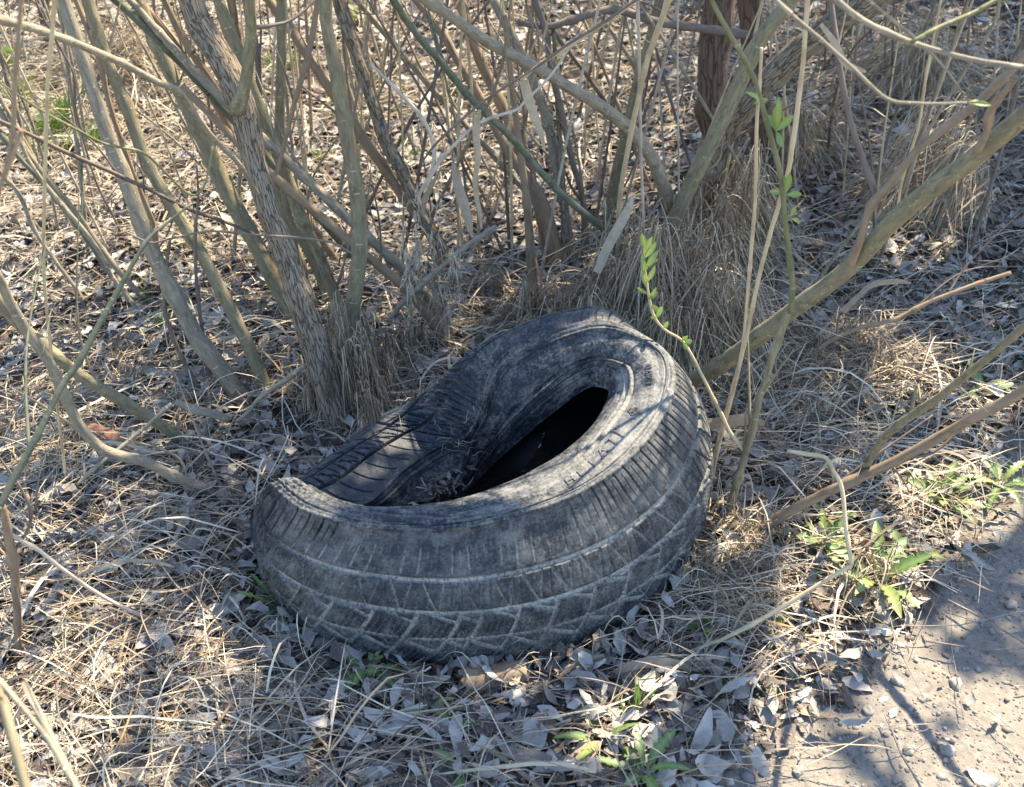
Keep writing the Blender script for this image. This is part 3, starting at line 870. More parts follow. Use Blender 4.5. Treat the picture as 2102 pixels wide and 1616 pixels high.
# --- the big furrowed trunk and its branch
TR = empty('willow_tree', tuple(PZ(700, 885, 0)))
tag(TR, 'thick furrowed brown willow trunk leaning left, its foot just behind the tyre', 'tree')
o = stem('trunk', 'rough', [(385, -20), (410, 50), (458, 125), (492, 205), (520, 320), (550, 430), (590, 530), (622, 640), (655, 740), (695, 880)],
     [27, 29, 32, 34, 26, 26, 28, 29, 31, 37], parent=TR, Yt=.16, knots=2, rough=.10, S=20)
tw, td = trace([(385, -20), (492, 215), (695, 880)], None, .16)
stem('willow_branch', 'olive', [(512, -30), (516, 60), (510, 130), (500, 190), (485, 228)], [13, 13, 14, 15, 19], parent=TR,
     Yb=float(tw[1][1]) - .03, Yt=float(tw[1][1]) - .06, ground=False, knots=1)
stem('stub', 'twig', [(655, -5), (600, 40), (560, 52), (528, 56)], [2.5, 3.5, 4.5, 6], parent=TR, Yb=float(tw[1][1]) - .02, Yt=float(tw[1][1]) + .05, ground=False, ext=0, knots=1)

# name, kind, points (top to foot), half widths, label, options
STEMS = [
 ('willow_sapling', 'olive', [(668,-10),(672,60),(690,150),(713,280),(733,390),(738,500),(732,580),(722,660),(740,810)], [14,14,16,17,18,18,18,18,16], 'smooth grey-olive upright stem rising out of the hairy grass tussock behind the tyre', dict(Yt=.10)),
 ('willow_sapling', 'olive', [(577,-10),(578,100),(574,250),(585,350),(592,430),(640,530),(690,640)], [11,12,12,12,11,12,13], 'smooth straight stem passing close along the right side of the furrowed trunk', dict(Yt=.05)),
 ('willow_sapling', 'twig', [(500,-10),(528,110),(535,230),(556,310),(575,400),(600,520),(622,610)], [7,7,7,8,8,8,9], 'thin dark stem hugging the right edge of the furrowed trunk', dict(Yt=.08)),
 ('willow_sapling', 'grey', [(128,-10),(160,90),(190,180),(225,290),(262,380),(305,500),(345,580),(395,680),(440,740),(510,840)], [15,16,17,17,18,18,18,19,20,21], 'long pale grey stem curving down across the left side, leftmost of the thick ones', dict(Yt=.1)),
 ('willow_sapling', 'olive', [(178,-10),(213,105),(262,225),(300,330),(345,410),(402,500),(445,580),(500,690),(560,830)], [14,14,14,14,14,14,15,15,16], 'grey-olive stem running beside the long pale grey one on its right', dict(Yt=.12)),
 ('willow_sapling', 'brown', [(155,0),(200,110),(225,215),(265,330),(300,420),(318,470),(330,560)], [6,6,6,6,6,6,6], 'thin reddish stem crossing behind the long pale grey stem', dict(Yt=.05)),
 ('willow_sapling', 'olive', [(275,-20),(318,80),(360,170),(383,217),(410,275),(433,320),(470,400),(515,480),(560,570),(620,690)], [15,16,16,16,17,18,19,19,18,18], 'thick mossy olive stem leaning left just left of the furrowed trunk', dict(Yt=.12)),
 ('willow_sapling', 'green', [(215,-20),(265,25),(317,73),(370,128),(423,183),(467,233)], [9,9,9,9,10,10], 'dark green diagonal stem that vanishes behind the furrowed trunk', dict(Yb=1.75,Yt=1.7,ground=False,extb=.35)),
 ('willow_sapling', 'grey', [(583,325),(630,370),(697,432),(780,510),(870,600),(935,700)], [10,10,11,11,12,12], 'grey diagonal stem running down right from behind the trunk to the tyre', dict(ext=.3,Yt=.02)),
 ('willow_sapling', 'brown', [(275,-10),(353,80),(388,130),(423,177),(470,260)], [9,10,10,10,10], 'red-brown stem slanting right beside the top of the furrowed trunk', dict(Yb=2.2,Yt=2.2,ground=False,extb=.5)),
 ('willow_sapling', 'brown', [(333,-10),(362,50),(392,105),(430,160)], [8,9,9,9], 'short-looking brown stem tucked against the left of the trunk top', dict(Yb=1.9,Yt=1.9,ground=False,extb=.6)),
 ('willow_branch', 'grey', [(-40,28),(60,55),(133,80),(200,108),(260,133),(320,165),(367,188),(400,232),(440,285),(493,340),(530,400)], [10,10,9,9,8,8,8,7,7,6,5], 'long sunlit branch crossing all the left stems from the top left corner', dict(Yb=1.45,Yt=1.05,ground=False)),
 ('willow_branch', 'twig', [(-20,240),(60,275),(130,310),(200,340),(250,362),(330,400),(390,430),(460,455),(520,480)], [5,5,5,5,5,4,4,4,3], 'thin dark branch sloping gently across the left stems at mid height', dict(Yb=1.7,Yt=1.25,ground=False)),
 ('willow_sapling', 'grey', [(-10,215),(40,290),(95,365),(150,430),(200,500),(260,575),(330,645)], [7,7,7,7,7,7,7], 'pale thin straight stem, upper one of the slanting bundle at the left edge', dict(Yt=.05)),
 ('willow_sapling', 'green', [(-10,262),(45,330),(90,378),(140,440),(185,500),(225,560),(290,640)], [6,6,6,6,6,6,6], 'greenish thin straight stem, lower one of the slanting bundle at the left edge', dict(Yt=.05)),
 ('willow_sapling', 'grey', [(28,260),(60,330),(110,400),(170,470),(205,520),(240,580),(310,670)], [4,4,5,5,5,5,5], 'thinnest pale stem inside the slanting bundle at the left edge', dict(Yt=.08)),
 ('willow_sapling', 'grey', [(-15,330),(40,400),(70,470),(120,545),(160,600),(185,660)], [5,5,5,5,5,5], 'short pale stem below the slanting bundle at the left edge', dict(Yt=.05)),
 ('willow_branch', 'grey', [(-30,520),(0,570),(27,630),(60,683),(100,740),(127,793),(147,840),(167,877),(207,918),(250,935),(300,947),(360,977),(433,1006),(500,1030)], [11,11,12,12,12,12,12,12,12,13,12,12,11,10], 'low pale branch sweeping down the left and along the ground to the tyre', dict(Yt=-.12,knots=6,dig=.05)),
 ('willow_branch', 'olive', [(-20,600),(40,665),(93,713),(150,760),(200,793),(267,833),(317,863),(367,897),(410,925)], [15,14,14,14,14,14,13,13,12], 'thick sunlit pale branch slanting down to the leaf litter at far left', dict(Yt=-.08,knots=4)),
 ('willow_branch', 'green', [(390,420),(340,460),(305,490),(273,540),(247,587),(200,673),(160,747),(127,793),(83,880),(43,953),(0,1040),(-40,1130)], [2.5,3,4,5,6,6.5,7,7,7.5,8,8,8], 'slim grey-green branch crossing the left stems the other way, close to the viewer', dict(Yb=.88,Yt=1.1,ground=False,ext=0,extb=.15)),
 ('willow_branch', 'shoot', [(30,190),(90,230),(150,262),(215,295),(290,312),(330,345),(390,400),(420,380),(437,300)], [2,2.5,3,3,3,2.5,2.5,2.5,2.5], 'thin yellow-green twig arching between the left stems', dict(Yb=1.3,Yt=1.15,ground=False,ext=.2)),
 ('reed_stalk', 'reed', [(112,-20),(105,90),(97,180),(95,270),(91,420),(90,540),(97,640),(108,740)], [5,4.5,4.5,4.5,4,4,3.5,3.5], 'straw-coloured upright reed stalk near the left edge', dict(Yb=1.2,Yt=1.05,ground=False,extb=.25,cat='reed')),
 ('willow_sapling', 'rough', [(690,-20),(700,20),(727,95),(763,200),(793,290),(822,345),(850,410),(883,470),(915,525),(950,600)], [14,14,15,15,15,15,15,15,16,17], 'rough brown stem right of the pale upright one, forking low with a frayed stem', dict(Yt=.12,rough=.09)),
 ('willow_sapling', 'brown', [(530,-25),(560,10),(601,67),(650,140),(684,194),(712,232),(743,283),(793,350),(843,420),(885,478),(935,590)], [12,12,12,12,12,12,13,13,14,15,16], 'orange-brown stem with a bright sunlit edge slanting down to the frayed fork', dict(Yt=.16)),
 ('willow_sapling', 'grey', [(710,-20),(783,63),(850,143),(900,200),(960,263),(1020,330)], [7,7,7,7,7,7], 'thin pale stem slanting right in the upper middle', dict(Yb=2.1,Yt=2.05,ground=False,extb=.75)),
 ('willow_sapling', 'green', [(790,-20),(850,70),(907,133),(960,197),(1010,247),(1060,297),(1110,357),(1167,413),(1233,467),(1268,512)], [8,8,8,8,8,8,8,8,8,8], 'straight dark green stem slanting right through the middle of the thicket', dict(Yb=1.75,Yt=1.6,ground=False,extb=.12)),
 ('willow_sapling', 'brown', [(838,-20),(900,57),(940,127),(983,197),(1027,283),(1053,327),(1100,390),(1127,467),(1143,540)], [9,9,9,10,10,11,14,17,20], 'brown stem thickening towards its foot in the dark middle cluster', dict(Yt=.1)),
 ('willow_sapling', 'grey', [(850,-15),(927,37),(1000,87),(1093,137),(1167,180),(1230,217),(1283,257),(1327,305),(1360,375),(1385,480)], [12,12,13,13,13,14,15,15,16,17], 'thick grey branch-like stem sweeping diagonally across the top middle', dict(Yb=1.85,Yt=1.55,ground=False,extb=.3,knots=5)),
 ('willow_sapling', 'brown', [(940,-15),(967,67),(990,133),(1017,187),(1040,240),(1070,310),(1100,400),(1125,520)], [13,13,13,12,12,12,12,13], 'reddish stem passing under the thick grey diagonal one', dict(Yt=.1)),
 ('willow_sapling', 'grey', [(1005,-15),(1043,60),(1090,160),(1123,250),(1138,330),(1160,433),(1172,530)], [12,12,12,11,11,10,10], 'grey-brown stem standing behind the hanging reed leaves in the middle', dict(Yt=.08)),
 ('willow_sapling', 'twig', [(1092,-15),(1120,67),(1133,150),(1153,233),(1173,327),(1197,417),(1198,530)], [8,8,8,8,7,7,7], 'thin brown stem, right-hand one of the dark middle cluster', dict(Yt=.05)),
 ('willow_sapling', 'twig', [(1097,-10),(1140,70),(1183,127),(1250,220),(1290,290)], [5,5,5,5,5], 'thin dark stem slanting right at the top behind the grey diagonal', dict(Yb=2.3,Yt=2.2,ground=False,extb=.8)),
 ('willow_sapling', 'brown', [(1060,250),(1070,330),(1082,420),(1090,520),(1100,600),(1112,650)], [7,8,9,11,13,16], 'brown stem with its foot just behind the top of the tyre', dict(Yt=.04,ext=.15)),
 ('willow_sapling', 'rough', [(1150,300),(1155,380),(1160,450),(1158,540)], [6,8,9,10], 'short rough stem, middle one of the shaded cluster of feet', dict(Yt=.04,ext=.2)),
 ('willow_sapling', 'olive', [(1362,-20),(1335,83),(1310,167),(1287,267),(1267,350),(1248,455)], [12,12,12,12,12,13], 'moss-green stem leaning right in the upper middle beside two reeds', dict(Yt=-.02)),
 ('reed_stalk', 'reed', [(1375,-10),(1350,65),(1327,133),(1312,200),(1297,267),(1273,400),(1267,530)], [7,7,6.5,6,6,5.5,5], 'straw-yellow reed stalk leaning along the moss-green stem', dict(Yb=1.72,Yt=1.6,ground=False,extb=.1,cat='reed')),
 ('reed_stalk', 'pale', [(1308,-10),(1312,120),(1314,233),(1317,350),(1322,470)], [4,4,4,3.5,3], 'pale upright reed stalk just right of the middle reed pair', dict(Yb=1.7,Yt=1.65,ground=False,extb=.1,cat='reed')),
 ('reed_stalk', 'reed', [(1330,-20),(1290,12),(1200,75),(1107,133),(1070,165)], [5,5,4.5,4,3], 'yellow reed stalk lying diagonally between the stems at top centre', dict(Yb=1.5,Yt=1.45,ground=False,ext=.2,cat='reed')),
 ('twig', 'twig', [(1320,-10),(1230,52),(1160,95),(1087,147),(990,210),(900,290),(865,335)], [3.5,3.5,3.5,3,3,3,2], 'long dark twig running diagonally down left from the top centre', dict(Yb=1.5,Yt=1.4,ground=False,ext=.2)),
 ('reed_stalk', 'pale', [(760,130),(790,160),(815,185),(867,243),(890,300),(887,353),(865,390),(858,420)], [3,4,5,5,5,5,4,3], 'pale bowed reed leaf arching like a hoop left of centre', dict(Yb=1.55,Yt=1.6,ground=False,ext=0,cat='reed',knots=0)),
 ('reed_stalk', 'pale', [(1080,205),(1060,225),(1000,245),(960,270),(900,335),(875,385)], [3,3.5,3.5,3.5,3.5,3], 'kinked pale reed stalk reaching the frayed fork', dict(Yb=1.55,Yt=1.6,ground=False,ext=.1,cat='reed')),
 ('willow_sapling', 'dark', [(1480,-20),(1467,100),(1466,200),(1478,290),(1490,400)], [37,36,36,37,40], 'thick dark red-brown trunk in the upper right thicket', dict(Yt=.05,rough=.1,cat='tree')),
 ('willow_sapling', 'dark', [(1538,-20),(1545,100),(1558,200),(1565,280),(1560,360)], [26,25,24,24,26], 'second dark trunk, right beside the thick red-brown one', dict(Yt=.05,rough=.1,cat='tree')),
 ('willow_sapling', 'rough', [(1890,-60),(1793,0),(1717,47),(1633,110),(1560,187),(1500,255),(1465,330),(1440,420),(1425,500)], [26,28,30,30,30,28,24,26,30], 'thick grey-brown trunk leaning right from the tussock to the top edge', dict(Yb=2.02,Yt=1.85,ground=True,rough=.08)),
 ('willow_sapling', 'olive', [(1640,-25),(1610,20),(1560,83),(1510,187),(1473,267),(1433,350),(1400,417),(1365,500),(1335,570),(1320,620)], [15,17,18,18,18,18,18,18,18,18], 'smooth olive-brown stem curving up in front of the leaning grey trunk', dict(Yt=.0)),
 ('willow_sapling', 'olive', [(2160,180),(2102,238),(2040,290),(1980,340),(1900,398),(1820,468),(1740,553),(1640,628),(1560,690),(1480,750),(1415,785)], [24,23,22,22,22,21,20,19,19,18,18], 'long thick olive branch rising right from behind the tyre', dict(Yb=1.44,Yt=1.15,ground=True,knots=6)),
 ('willow_branch', 'brown', [(2115,100),(2085,135),(2010,207),(1950,255),(1883,305),(1830,375),(1790,420),(1765,495),(1745,545)], [10,10,10,9,9,9,9,9,10], 'slender brown side branch forking up from the thick olive branch', dict(Yb=1.29,Yt=1.3,ground=False)),
 ('willow_branch', 'twig', [(1703,-20),(1712,60),(1720,117),(1735,200),(1750,267),(1775,340),(1800,408)], [7,7,7,7,7,7,8], 'upright brown twig joining the slender side branch at upper right', dict(Yb=1.3,Yt=1.4,ground=False)),
 ('willow_branch', 'brown', [(2085,158),(2065,185),(2035,225),(2025,270),(2005,310)], [8,7,7,8,10], 'short broken stub on the thick olive branch at the right edge', dict(Yb=1.19,Yt=1.16,ground=False,ext=0)),
 ('willow_branch', 'olive', [(1620,638),(1600,690),(1590,720),(1575,770),(1558,820),(1545,880),(1530,930),(1510,1000),(1490,1070)], [8,8,8,8,8,8,8,9,10], 'slim grey-green upright stem just right of the tyre', dict(Yt=.02,ext=0)),
 ('reed_stalk', 'reed', [(1660,-20),(1650,100),(1645,150),(1620,333),(1600,413),(1575,500),(1555,580),(1530,700),(1505,790),(1475,900)], [5.5,5.5,5.5,5.5,5,5,5,4.5,4,3.5], 'tall straw reed stalk leaning right, passing the leafy shoot', dict(Yb=1.3,Yt=1.25,ground=False,extb=.15,cat='reed',knots=5)),
 ('reed_stalk', 'reed', [(1563,98),(1558,190),(1553,267),(1550,417),(1543,500),(1536,590),(1520,740),(1480,900),(1460,990)], [3.5,4,4,4,4,4,4,3.5,3], 'tall straw reed stalk standing left of the leafy shoot', dict(Yb=1.28,Yt=1.3,ground=False,ext=0,extb=.1,cat='reed',knots=5)),
 ('willow_branch', 'grey', [(1570,-20),(1630,35),(1683,80),(1750,140),(1820,203),(1880,212),(1933,213),(1985,211)], [5,5,5,4.5,4,3.5,3,3], 'thin branch bending level with a pale bud at its tip', dict(Yb=.95,Yt=1.0,ground=False)),
 ('willow_branch', 'grey', [(1690,-20),(1767,40),(1850,80),(1933,107),(2017,127),(2110,140)], [7,7,7,6,6,6], 'pale branch sloping down to the right edge near the top', dict(Yb=1.0,Yt=1.05,ground=False,extb=.3)),
 ('willow_branch', 'shoot', [(2070,-15),(2000,25),(1930,55),(1870,87)], [5,5,5,5], 'yellow-olive twig branching up right from the pale sloping branch', dict(Yb=1.01,Yt=1.05,ground=False)),
 ('willow_branch', 'grey', [(1760,-20),(1830,40),(1875,75),(1940,140),(1975,190)], [4,4,4,3,3], 'fine twig crossing the yellow-olive twig at the top right', dict(Yb=1.15,Yt=1.1,ground=False)),
 ('willow_branch', 'olive', [(2120,648),(2050,712),(2000,753),(1930,810),(1867,853),(1820,890),(1795,925),(1772,968)], [9,9,9,9,9,9,9,9], 'olive twig forking up from the low reddish branch at lower right', dict(Yb=1.2,Yt=1.0,ground=False,extb=.02)),
 ('willow_branch', 'brown', [(2130,785),(2060,828),(2000,857),(1867,933),(1767,980),(1700,1010),(1633,1043),(1580,1075),(1540,1105)], [12,12,12,12,12,11,11,11,11], 'low reddish branch rising from the ground to the right edge', dict(Yt=-.06,knots=5)),
 ('willow_branch', 'brown', [(2075,560),(2000,585),(1910,620),(1840,655),(1760,675),(1690,710),(1650,750)], [5,5,5,5,5,5,5], 'thin brown twig lying across the ground on the right', dict(Yt=.03,ext=0)),
 ('reed_stalk', 'reed', [(1617,925),(1655,932),(1695,940),(1712,970),(1727,1000),(1735,1080),(1748,1160)], [4,4.5,5,5,5,5,5], 'bent straw stalk with two sharp kinks at the lower right', dict(Yb=1.03,Yt=1.12,ground=False,ext=0,cat='reed',knots=2)),
 ('reed_stalk', 'reed', [(1748,1160),(1690,1195),(1600,1250),(1500,1305),(1400,1345),(1345,1372)], [5,5,5,5,4.5,4], 'long straw stalk lying on the ground from the kinked stalk towards the tyre', dict(Yb=.985,Yt=1.03,ground=False,ext=0,cat='reed',knots=2)),
 ('broken_stick', 'grey', [(1020,465),(960,505),(905,550),(860,590),(820,630),(795,660)], [5,6,6,7,6,5], 'broken grey stick propped across the stems above the tyre', dict(Yb=1.62,Yt=1.7,ground=False,ext=0,cat='stick')),
 ('broken_stick', 'grey', [(625,750),(580,785),(533,817),(505,850),(482,866)], [5,5,5,4,2.5], 'splintered pale stick leaning left against the furrowed trunk', dict(Yb=1.4,Yt=1.42,ground=False,ext=0,cat='stick')),
 ('broken_stick', 'grey', [(352,828),(295,880),(233,930),(190,965),(158,996)], [4,4,4,4,3.5], 'weathered straight stick lying over the low pale branch at left', dict(Yb=1.24,Yt=1.34,ground=False,ext=0,cat='stick')),
 ('broken_stick', 'grey', [(360,825),(400,842),(440,850),(470,862)], [8,8,8,7], 'short blunt dark stick lying level left of the trunk foot', dict(Yb=1.4,Yt=1.4,ground=False,ext=0,cat='stick')),
 ('twig', 'pale', [(35,1105),(80,1130),(133,1172),(200,1218),(250,1245),(300,1268)], [4.5,4.5,4.5,4.5,4,3.5], 'straight pale twig slanting over the leaves at lower left', dict(Yb=1.03,Yt=1.0,ground=False,ext=.05)),
 ('willow_branch', 'brown', [(15,1085),(24,1140),(30,1180),(34,1230),(38,1290),(38,1345)], [11,10,10,9,9,9], 'upright brown twig stub standing at the lower left edge', dict(Yt=.0,ext=.02)),
 ('willow_branch', 'grey', [(0,1400),(60,1470),(100,1520),(150,1610),(180,1670)], [7,7,7,8,8], 'blurred pale twig nearest the viewer in the lower left corner', dict(Yb=.52,Yt=.62,ground=False,ext=.2,extb=.2)),
 ('willow_branch', 'olive', [(-25,1370),(5,1440),(30,1530),(60,1640)], [10,10,11,12], 'blurred olive twig cut by the lower left corner', dict(Yb=.46,Yt=.52,ground=False,ext=.2,extb=.2)),
 ('willow_branch', 'brown', [(45,-30),(38,60),(30,160),(24,280),(5,370),(-20,440)], [6,6,6,5,6,5], 'soft blurred vertical twig close to the viewer at the top left', dict(Yb=.75,Yt=.75,ground=False,extb=.1)),
 ('willow_sapling', 'dark', [(85,-20),(92,30),(100,80),(108,150)], [14,13,13,14], 'dark stump-like stem foot at the very top left', dict(Yt=.02)),
 ('willow_sapling', 'twig', [(5,120),(14,160),(30,215),(55,290),(78,360),(95,420)], [5,5,5,5,5,5], 'thin dark stem along the left edge under the corner branch', dict(Yt=.05)),
 ('twig', 'twig', [(118,90),(150,150),(155,220),(175,300),(200,380),(240,460),(275,545)], [2.5,2.5,2.5,2.5,2.5,2.5,2.5], 'hair-thin brown twig between the two thickest left stems', dict(Yt=.02,ext=.1)),
 ('twig', 'twig', [(350,490),(430,475),(520,482),(600,487),(680,498),(720,520)], [2,2.5,2.5,2.5,2.5,3], 'thin level twig crossing in front of the furrowed trunk', dict(Yb=1.38,Yt=1.3,ground=False,ext=.05)),
 ('twig', 'twig', [(350,490),(345,520),(338,600),(345,660),(380,745),(430,830)], [2.5,4,5,5,5,6], 'crooked dark twig dropping beside the long pale grey stem', dict(Yt=.03,ext=0)),
 ('twig', 'twig', [(405,430),(400,520),(410,640),(425,740),(440,820)], [3,3.5,4,4,4], 'dark upright twig between the two left stems near the ground', dict(Yt=.03,ext=.05)),
 ('willow_sapling', 'brown', [(470,-20),(485,60),(498,130),(515,200)], [10,9,8,8], 'reddish stem squeezed between trunk and its upright branch', dict(Yb=1.9,Yt=1.9,ground=False,extb=.6)),
 ('willow_sapling', 'olive', [(445,-15),(458,40),(475,95),(505,180),(530,260)], [13,12,11,10,9], 'green-grey stem showing right of the trunk top', dict(Yb=1.85,Yt=1.9,ground=False,extb=.6)),
 ('willow_sapling', 'brown', [(655,-10),(640,80),(625,140),(608,200),(590,270)], [7,7,7,6,5], 'thin brown stem leaning left above the furrowed trunk', dict(Yb=1.7,Yt=1.75,ground=False,extb=.1)),
 ('willow_sapling', 'olive', [(600,395),(625,460),(655,520),(680,590),(712,680)], [14,14,13,13,14], 'olive stem foot showing between trunk and hairy tussock', dict(Yt=.02,ext=.5)),
 ('willow_sapling', 'brown', [(690,470),(760,530),(830,590),(885,655),(930,720)], [10,10,11,12,12], 'low brown stem slanting to the tyre under the grey diagonal one', dict(Yt=.02,ext=.3)),
 ('willow_sapling', 'grey', [(1240,40),(1300,130),(1330,200)], [5,5,5], 'faint thin stem far behind at the top', dict(Yb=2.6,Yt=2.6,ground=False,extb=1.0)),
 ('willow_sapling', 'twig', [(1180,40),(1260,20),(1350,45),(1420,55)], [8,9,10,9], 'dark bough arching level across the top centre right', dict(Yb=2.0,Yt=2.0,ground=False,ext=.1,extb=.1)),
 ('willow_sapling', 'grey', [(2060,-20),(2035,60),(1960,180),(1885,300),(1840,360)], [4,4,4,4,4], 'thin stem crossing behind the right branches', dict(Yb=1.75,Yt=1.7,ground=False,extb=.35)),
 ('reed_stalk', 'reed', [(1920,60),(1900,160),(1885,260),(1850,380),(1838,480)], [3,3,3,3,3], 'faint thin reed stalk hanging among the right branches', dict(Yb=1.5,Yt=1.4,ground=False,ext=.1,cat='reed')),
]
for name, kind, pts, hw, label, op in STEMS:
    if name == 'willow_branch': op = dict(op, cat='branch')
    if name == 'twig': op = dict(op, cat='twig')
    stem(name, kind, pts, hw, label, **op)

def where(px, py):
    if py > 1100: return 'in the litter ' + ('at the lower left' if px < 500 else 'in front of the tyre' if px < 1350 else 'at the edge of the path')
    if px < 520: return 'among the stems left of the furrowed trunk' if py > 230 else 'at the top left of the picture'
    if px < 900: return 'between the furrowed trunk and the frayed fork'
    if px < 1300: return 'in the dark middle cluster behind the tyre'
    if px < 1620: return 'by the dark trunks and the big tussock'
    return 'behind the long olive branch on the right'
# thin background twigs and stalks nothing tells apart
rT = np.random.default_rng(77)
protos = []
for k in range(5):
    me = Mesh()
    L = rT.uniform(.5, .8)
    a = rT.uniform(-.25, .25)
    P = [np.array([0, 0, -.02]), np.array([a * .15, .02, L * .35]), np.array([a * .5, .03, L * .7]), np.array([a, 0, L])]
    C, ra = tube(me, P, [.0034, .003, .0022, .0012], step=.03, S=6, rough=.03, seed=k, knots=4)
    side_twigs(me, C, ra, 5, rT, .08, .25, .0011)
    o = me.build('thin_twig', MB['twig' if k in (1, 3) else 'brown' if k == 0 else 'grey'])
    protos.append(o)
spots = [(1010,420),(1050,520),(1210,500),(1240,420),(860,330),(640,300),(1290,330),(1330,260),(1390,250),(1420,350),(1620,330),(1700,330),(1750,250),(1830,200),(1900,180),(1980,170),(2050,330),(780,250),(330,200),(430,120),(60,330),(560,120),(1000,150),(1180,260),(1650,200),(1850,90),(2000,80),(1130,120),(700,100),(250,60),(1560,420),(1340,420),(480,560),(820,560),(970,500),(1060,200)]
spots += [(int(rT.uniform(0, 2100)), int(rT.uniform(60, 560))) for _ in range(60)]
for i, (px, py) in enumerate(spots):
    g = PZ(px, py, 0)
    if i < 5: o = protos[i]
    else:
        o = protos[i % 5].copy(); COL.objects.link(o)
    o.location = (g[0], g[1], float(ground_z(g[0], g[1])))
    o.rotation_euler = (rT.normal(0, .22), rT.normal(0, .30), rT.uniform(0, 6.28))
    s = rT.uniform(.7, 1.25); o.scale = (s, s, s)
    tag(o, ('thin bare twig ' if i % 5 in (2, 4) else 'thin dark brown twig ' if i % 5 else 'thin red-brown twig ') + where(px, py), 'twig', 'thin twigs of the thicket')
protos2 = []
for k in range(3):
    me = Mesh()
    P = [np.array([0, 0, -.02]), np.array([.01, 0, .3]), np.array([.03, .01, .6]), np.array([.07, .02, .95])]
    tube(me, P, [.0026, .0024, .0020, .0012], step=.04, S=6, rough=.02, seed=k + 20, knots=5)
    protos2.append(me.build('reed_stalk', MB['reed' if k else 'pale']))
spots2 = [(238,560),(985,520),(1052,560),(1100,600),(940,560),(1350,560),(1395,600),(1730,420),(1880,250),(2040,180),(1640,420),(760,350),(210,300),(540,420),(1200,330),(1570,260),(1790,500),(1455,520)]
spots2 += [(int(rT.uniform(0, 2100)), int(rT.uniform(80, 600))) for _ in range(34)]
for i, (px, py) in enumerate(spots2):
    g = PZ(px, py, 0)
    if i < 3: o = protos2[i]
    else: o = protos2[i % 3].copy(); COL.objects.link(o)
    o.location = (g[0], g[1], float(ground_z(g[0], g[1])))
    o.rotation_euler = (rT.normal(0, .12), rT.normal(0, .14), rT.uniform(0, 6.28))
    s = rT.uniform(.7, 1.15); o.scale = (s, s, s)
    tag(o, ('slender yellow reed stalk ' if i % 3 else 'slender pale grey reed stalk ') + where(px, py), 'reed', 'slender dry reeds behind the tyre')
# ------------------------------------------------------------------ hairy dry tussocks
def hair_clump(mesh_parts, c, n, L, spread, r, w=(.0005, .0011), lean=(0, 0), droop=1.0, start=.02, K=9, h0=.12):
    """blades springing from around c (3-vector), arching out and hanging down"""
    az = r.random(n)[:, None] * 2 * math.pi
    s = np.linspace(0, 1, K)[None, :]
    Ls = r.uniform(.35, 1.15, n)[:, None] * L
    # roots gathered in a handful of sub-bunches, so the outline is uneven
    nb = max(3, n // 90)
    bc = r.normal(0, 1, (nb, 2)) * start * 1.15; bh = r.uniform(.35, 1.1, nb); bl = r.normal(0, .35, (nb, 2)) * spread
    k = r.integers(0, nb, n)
    x0 = bc[k, 0] + r.normal(0, .22, n) * start; y0 = bc[k, 1] + r.normal(0, .22, n) * start
    out = spread * r.gamma(2.2, .28, n)[:, None]
    hd = az + np.cumsum(r.normal(0, .13, (n, K)), 1)
    stp = Ls * out / K
    x = c[0] + x0[:, None] + np.cumsum(np.cos(hd) * stp * (.3 + 1.4 * s), 1) + (lean[0] + bl[k, 0][:, None] * .4) * s * Ls
    y = c[1] + y0[:, None] + np.cumsum(np.sin(hd) * stp * (.3 + 1.4 * s), 1) + (lean[1] + bl[k, 1][:, None] * .4) * s * Ls
    top = bh[k][:, None] * r.uniform(.4, 1.15, n)[:, None]
    base = ground_z(x, y)
    hh = (c[2] - base) * top
    pk = r.uniform(.0, .3, n)[:, None]
    rise = h0 * r.uniform(-.2, .9, n)[:, None] * np.sin(s * math.pi * .8)
    z = base + hh * (1 - np.clip((s - pk) / (1 - pk), 0, 1) ** 1.4 * np.minimum(1, droop * Ls / np.maximum(hh, .03) * .6)) + rise + np.cumsum(r.normal(0, .0022, (n, K)), 1)
    z = np.maximum(z, base + .004 + .03 * r.random(n)[:, None])
    P = np.stack([x, y, z], -1)
    T = np.gradient(P, axis=1); T /= np.maximum(np.linalg.norm(T, axis=2, keepdims=True), 1e-9)
    side = np.cross(T, np.broadcast_to(r.normal(0, 1, (n, 1, 3)), T.shape)); side /= np.maximum(np.linalg.norm(side, axis=2, keepdims=True), 1e-9)
    ww = r.uniform(*w, n)[:, None] * np.interp(s, [0, .7, 1], [1, .8, .15])
    V, Fq = flat_ribbons(P, ww, side)
    mesh_parts.append((V, Fq, np.repeat(np.clip(r.normal(.5, .22, n), 0, 1), K * 2)))
def join_parts(name, parts, mat, parent=None, hi='rnd'):
    V, Fq, A = [], [], []; k = 0
    for v, f, a_ in parts: V.append(v); Fq.append(f + k); A.append(a_); k += len(v)
    return mesh_obj(name, np.vstack(V), np.vstack(Fq), mat, parent, attrs={hi: np.concatenate(A)})
rH = np.random.default_rng(5)
M_HAIR = dry_leaf_mat('hairy_grass', [(0.0, (.08, .055, .035)), (.3, (.22, .165, .11)), (.55, (.40, .32, .215)), (.8, (.53, .45, .325)), (1.0, (.60, .53, .42))], .65)
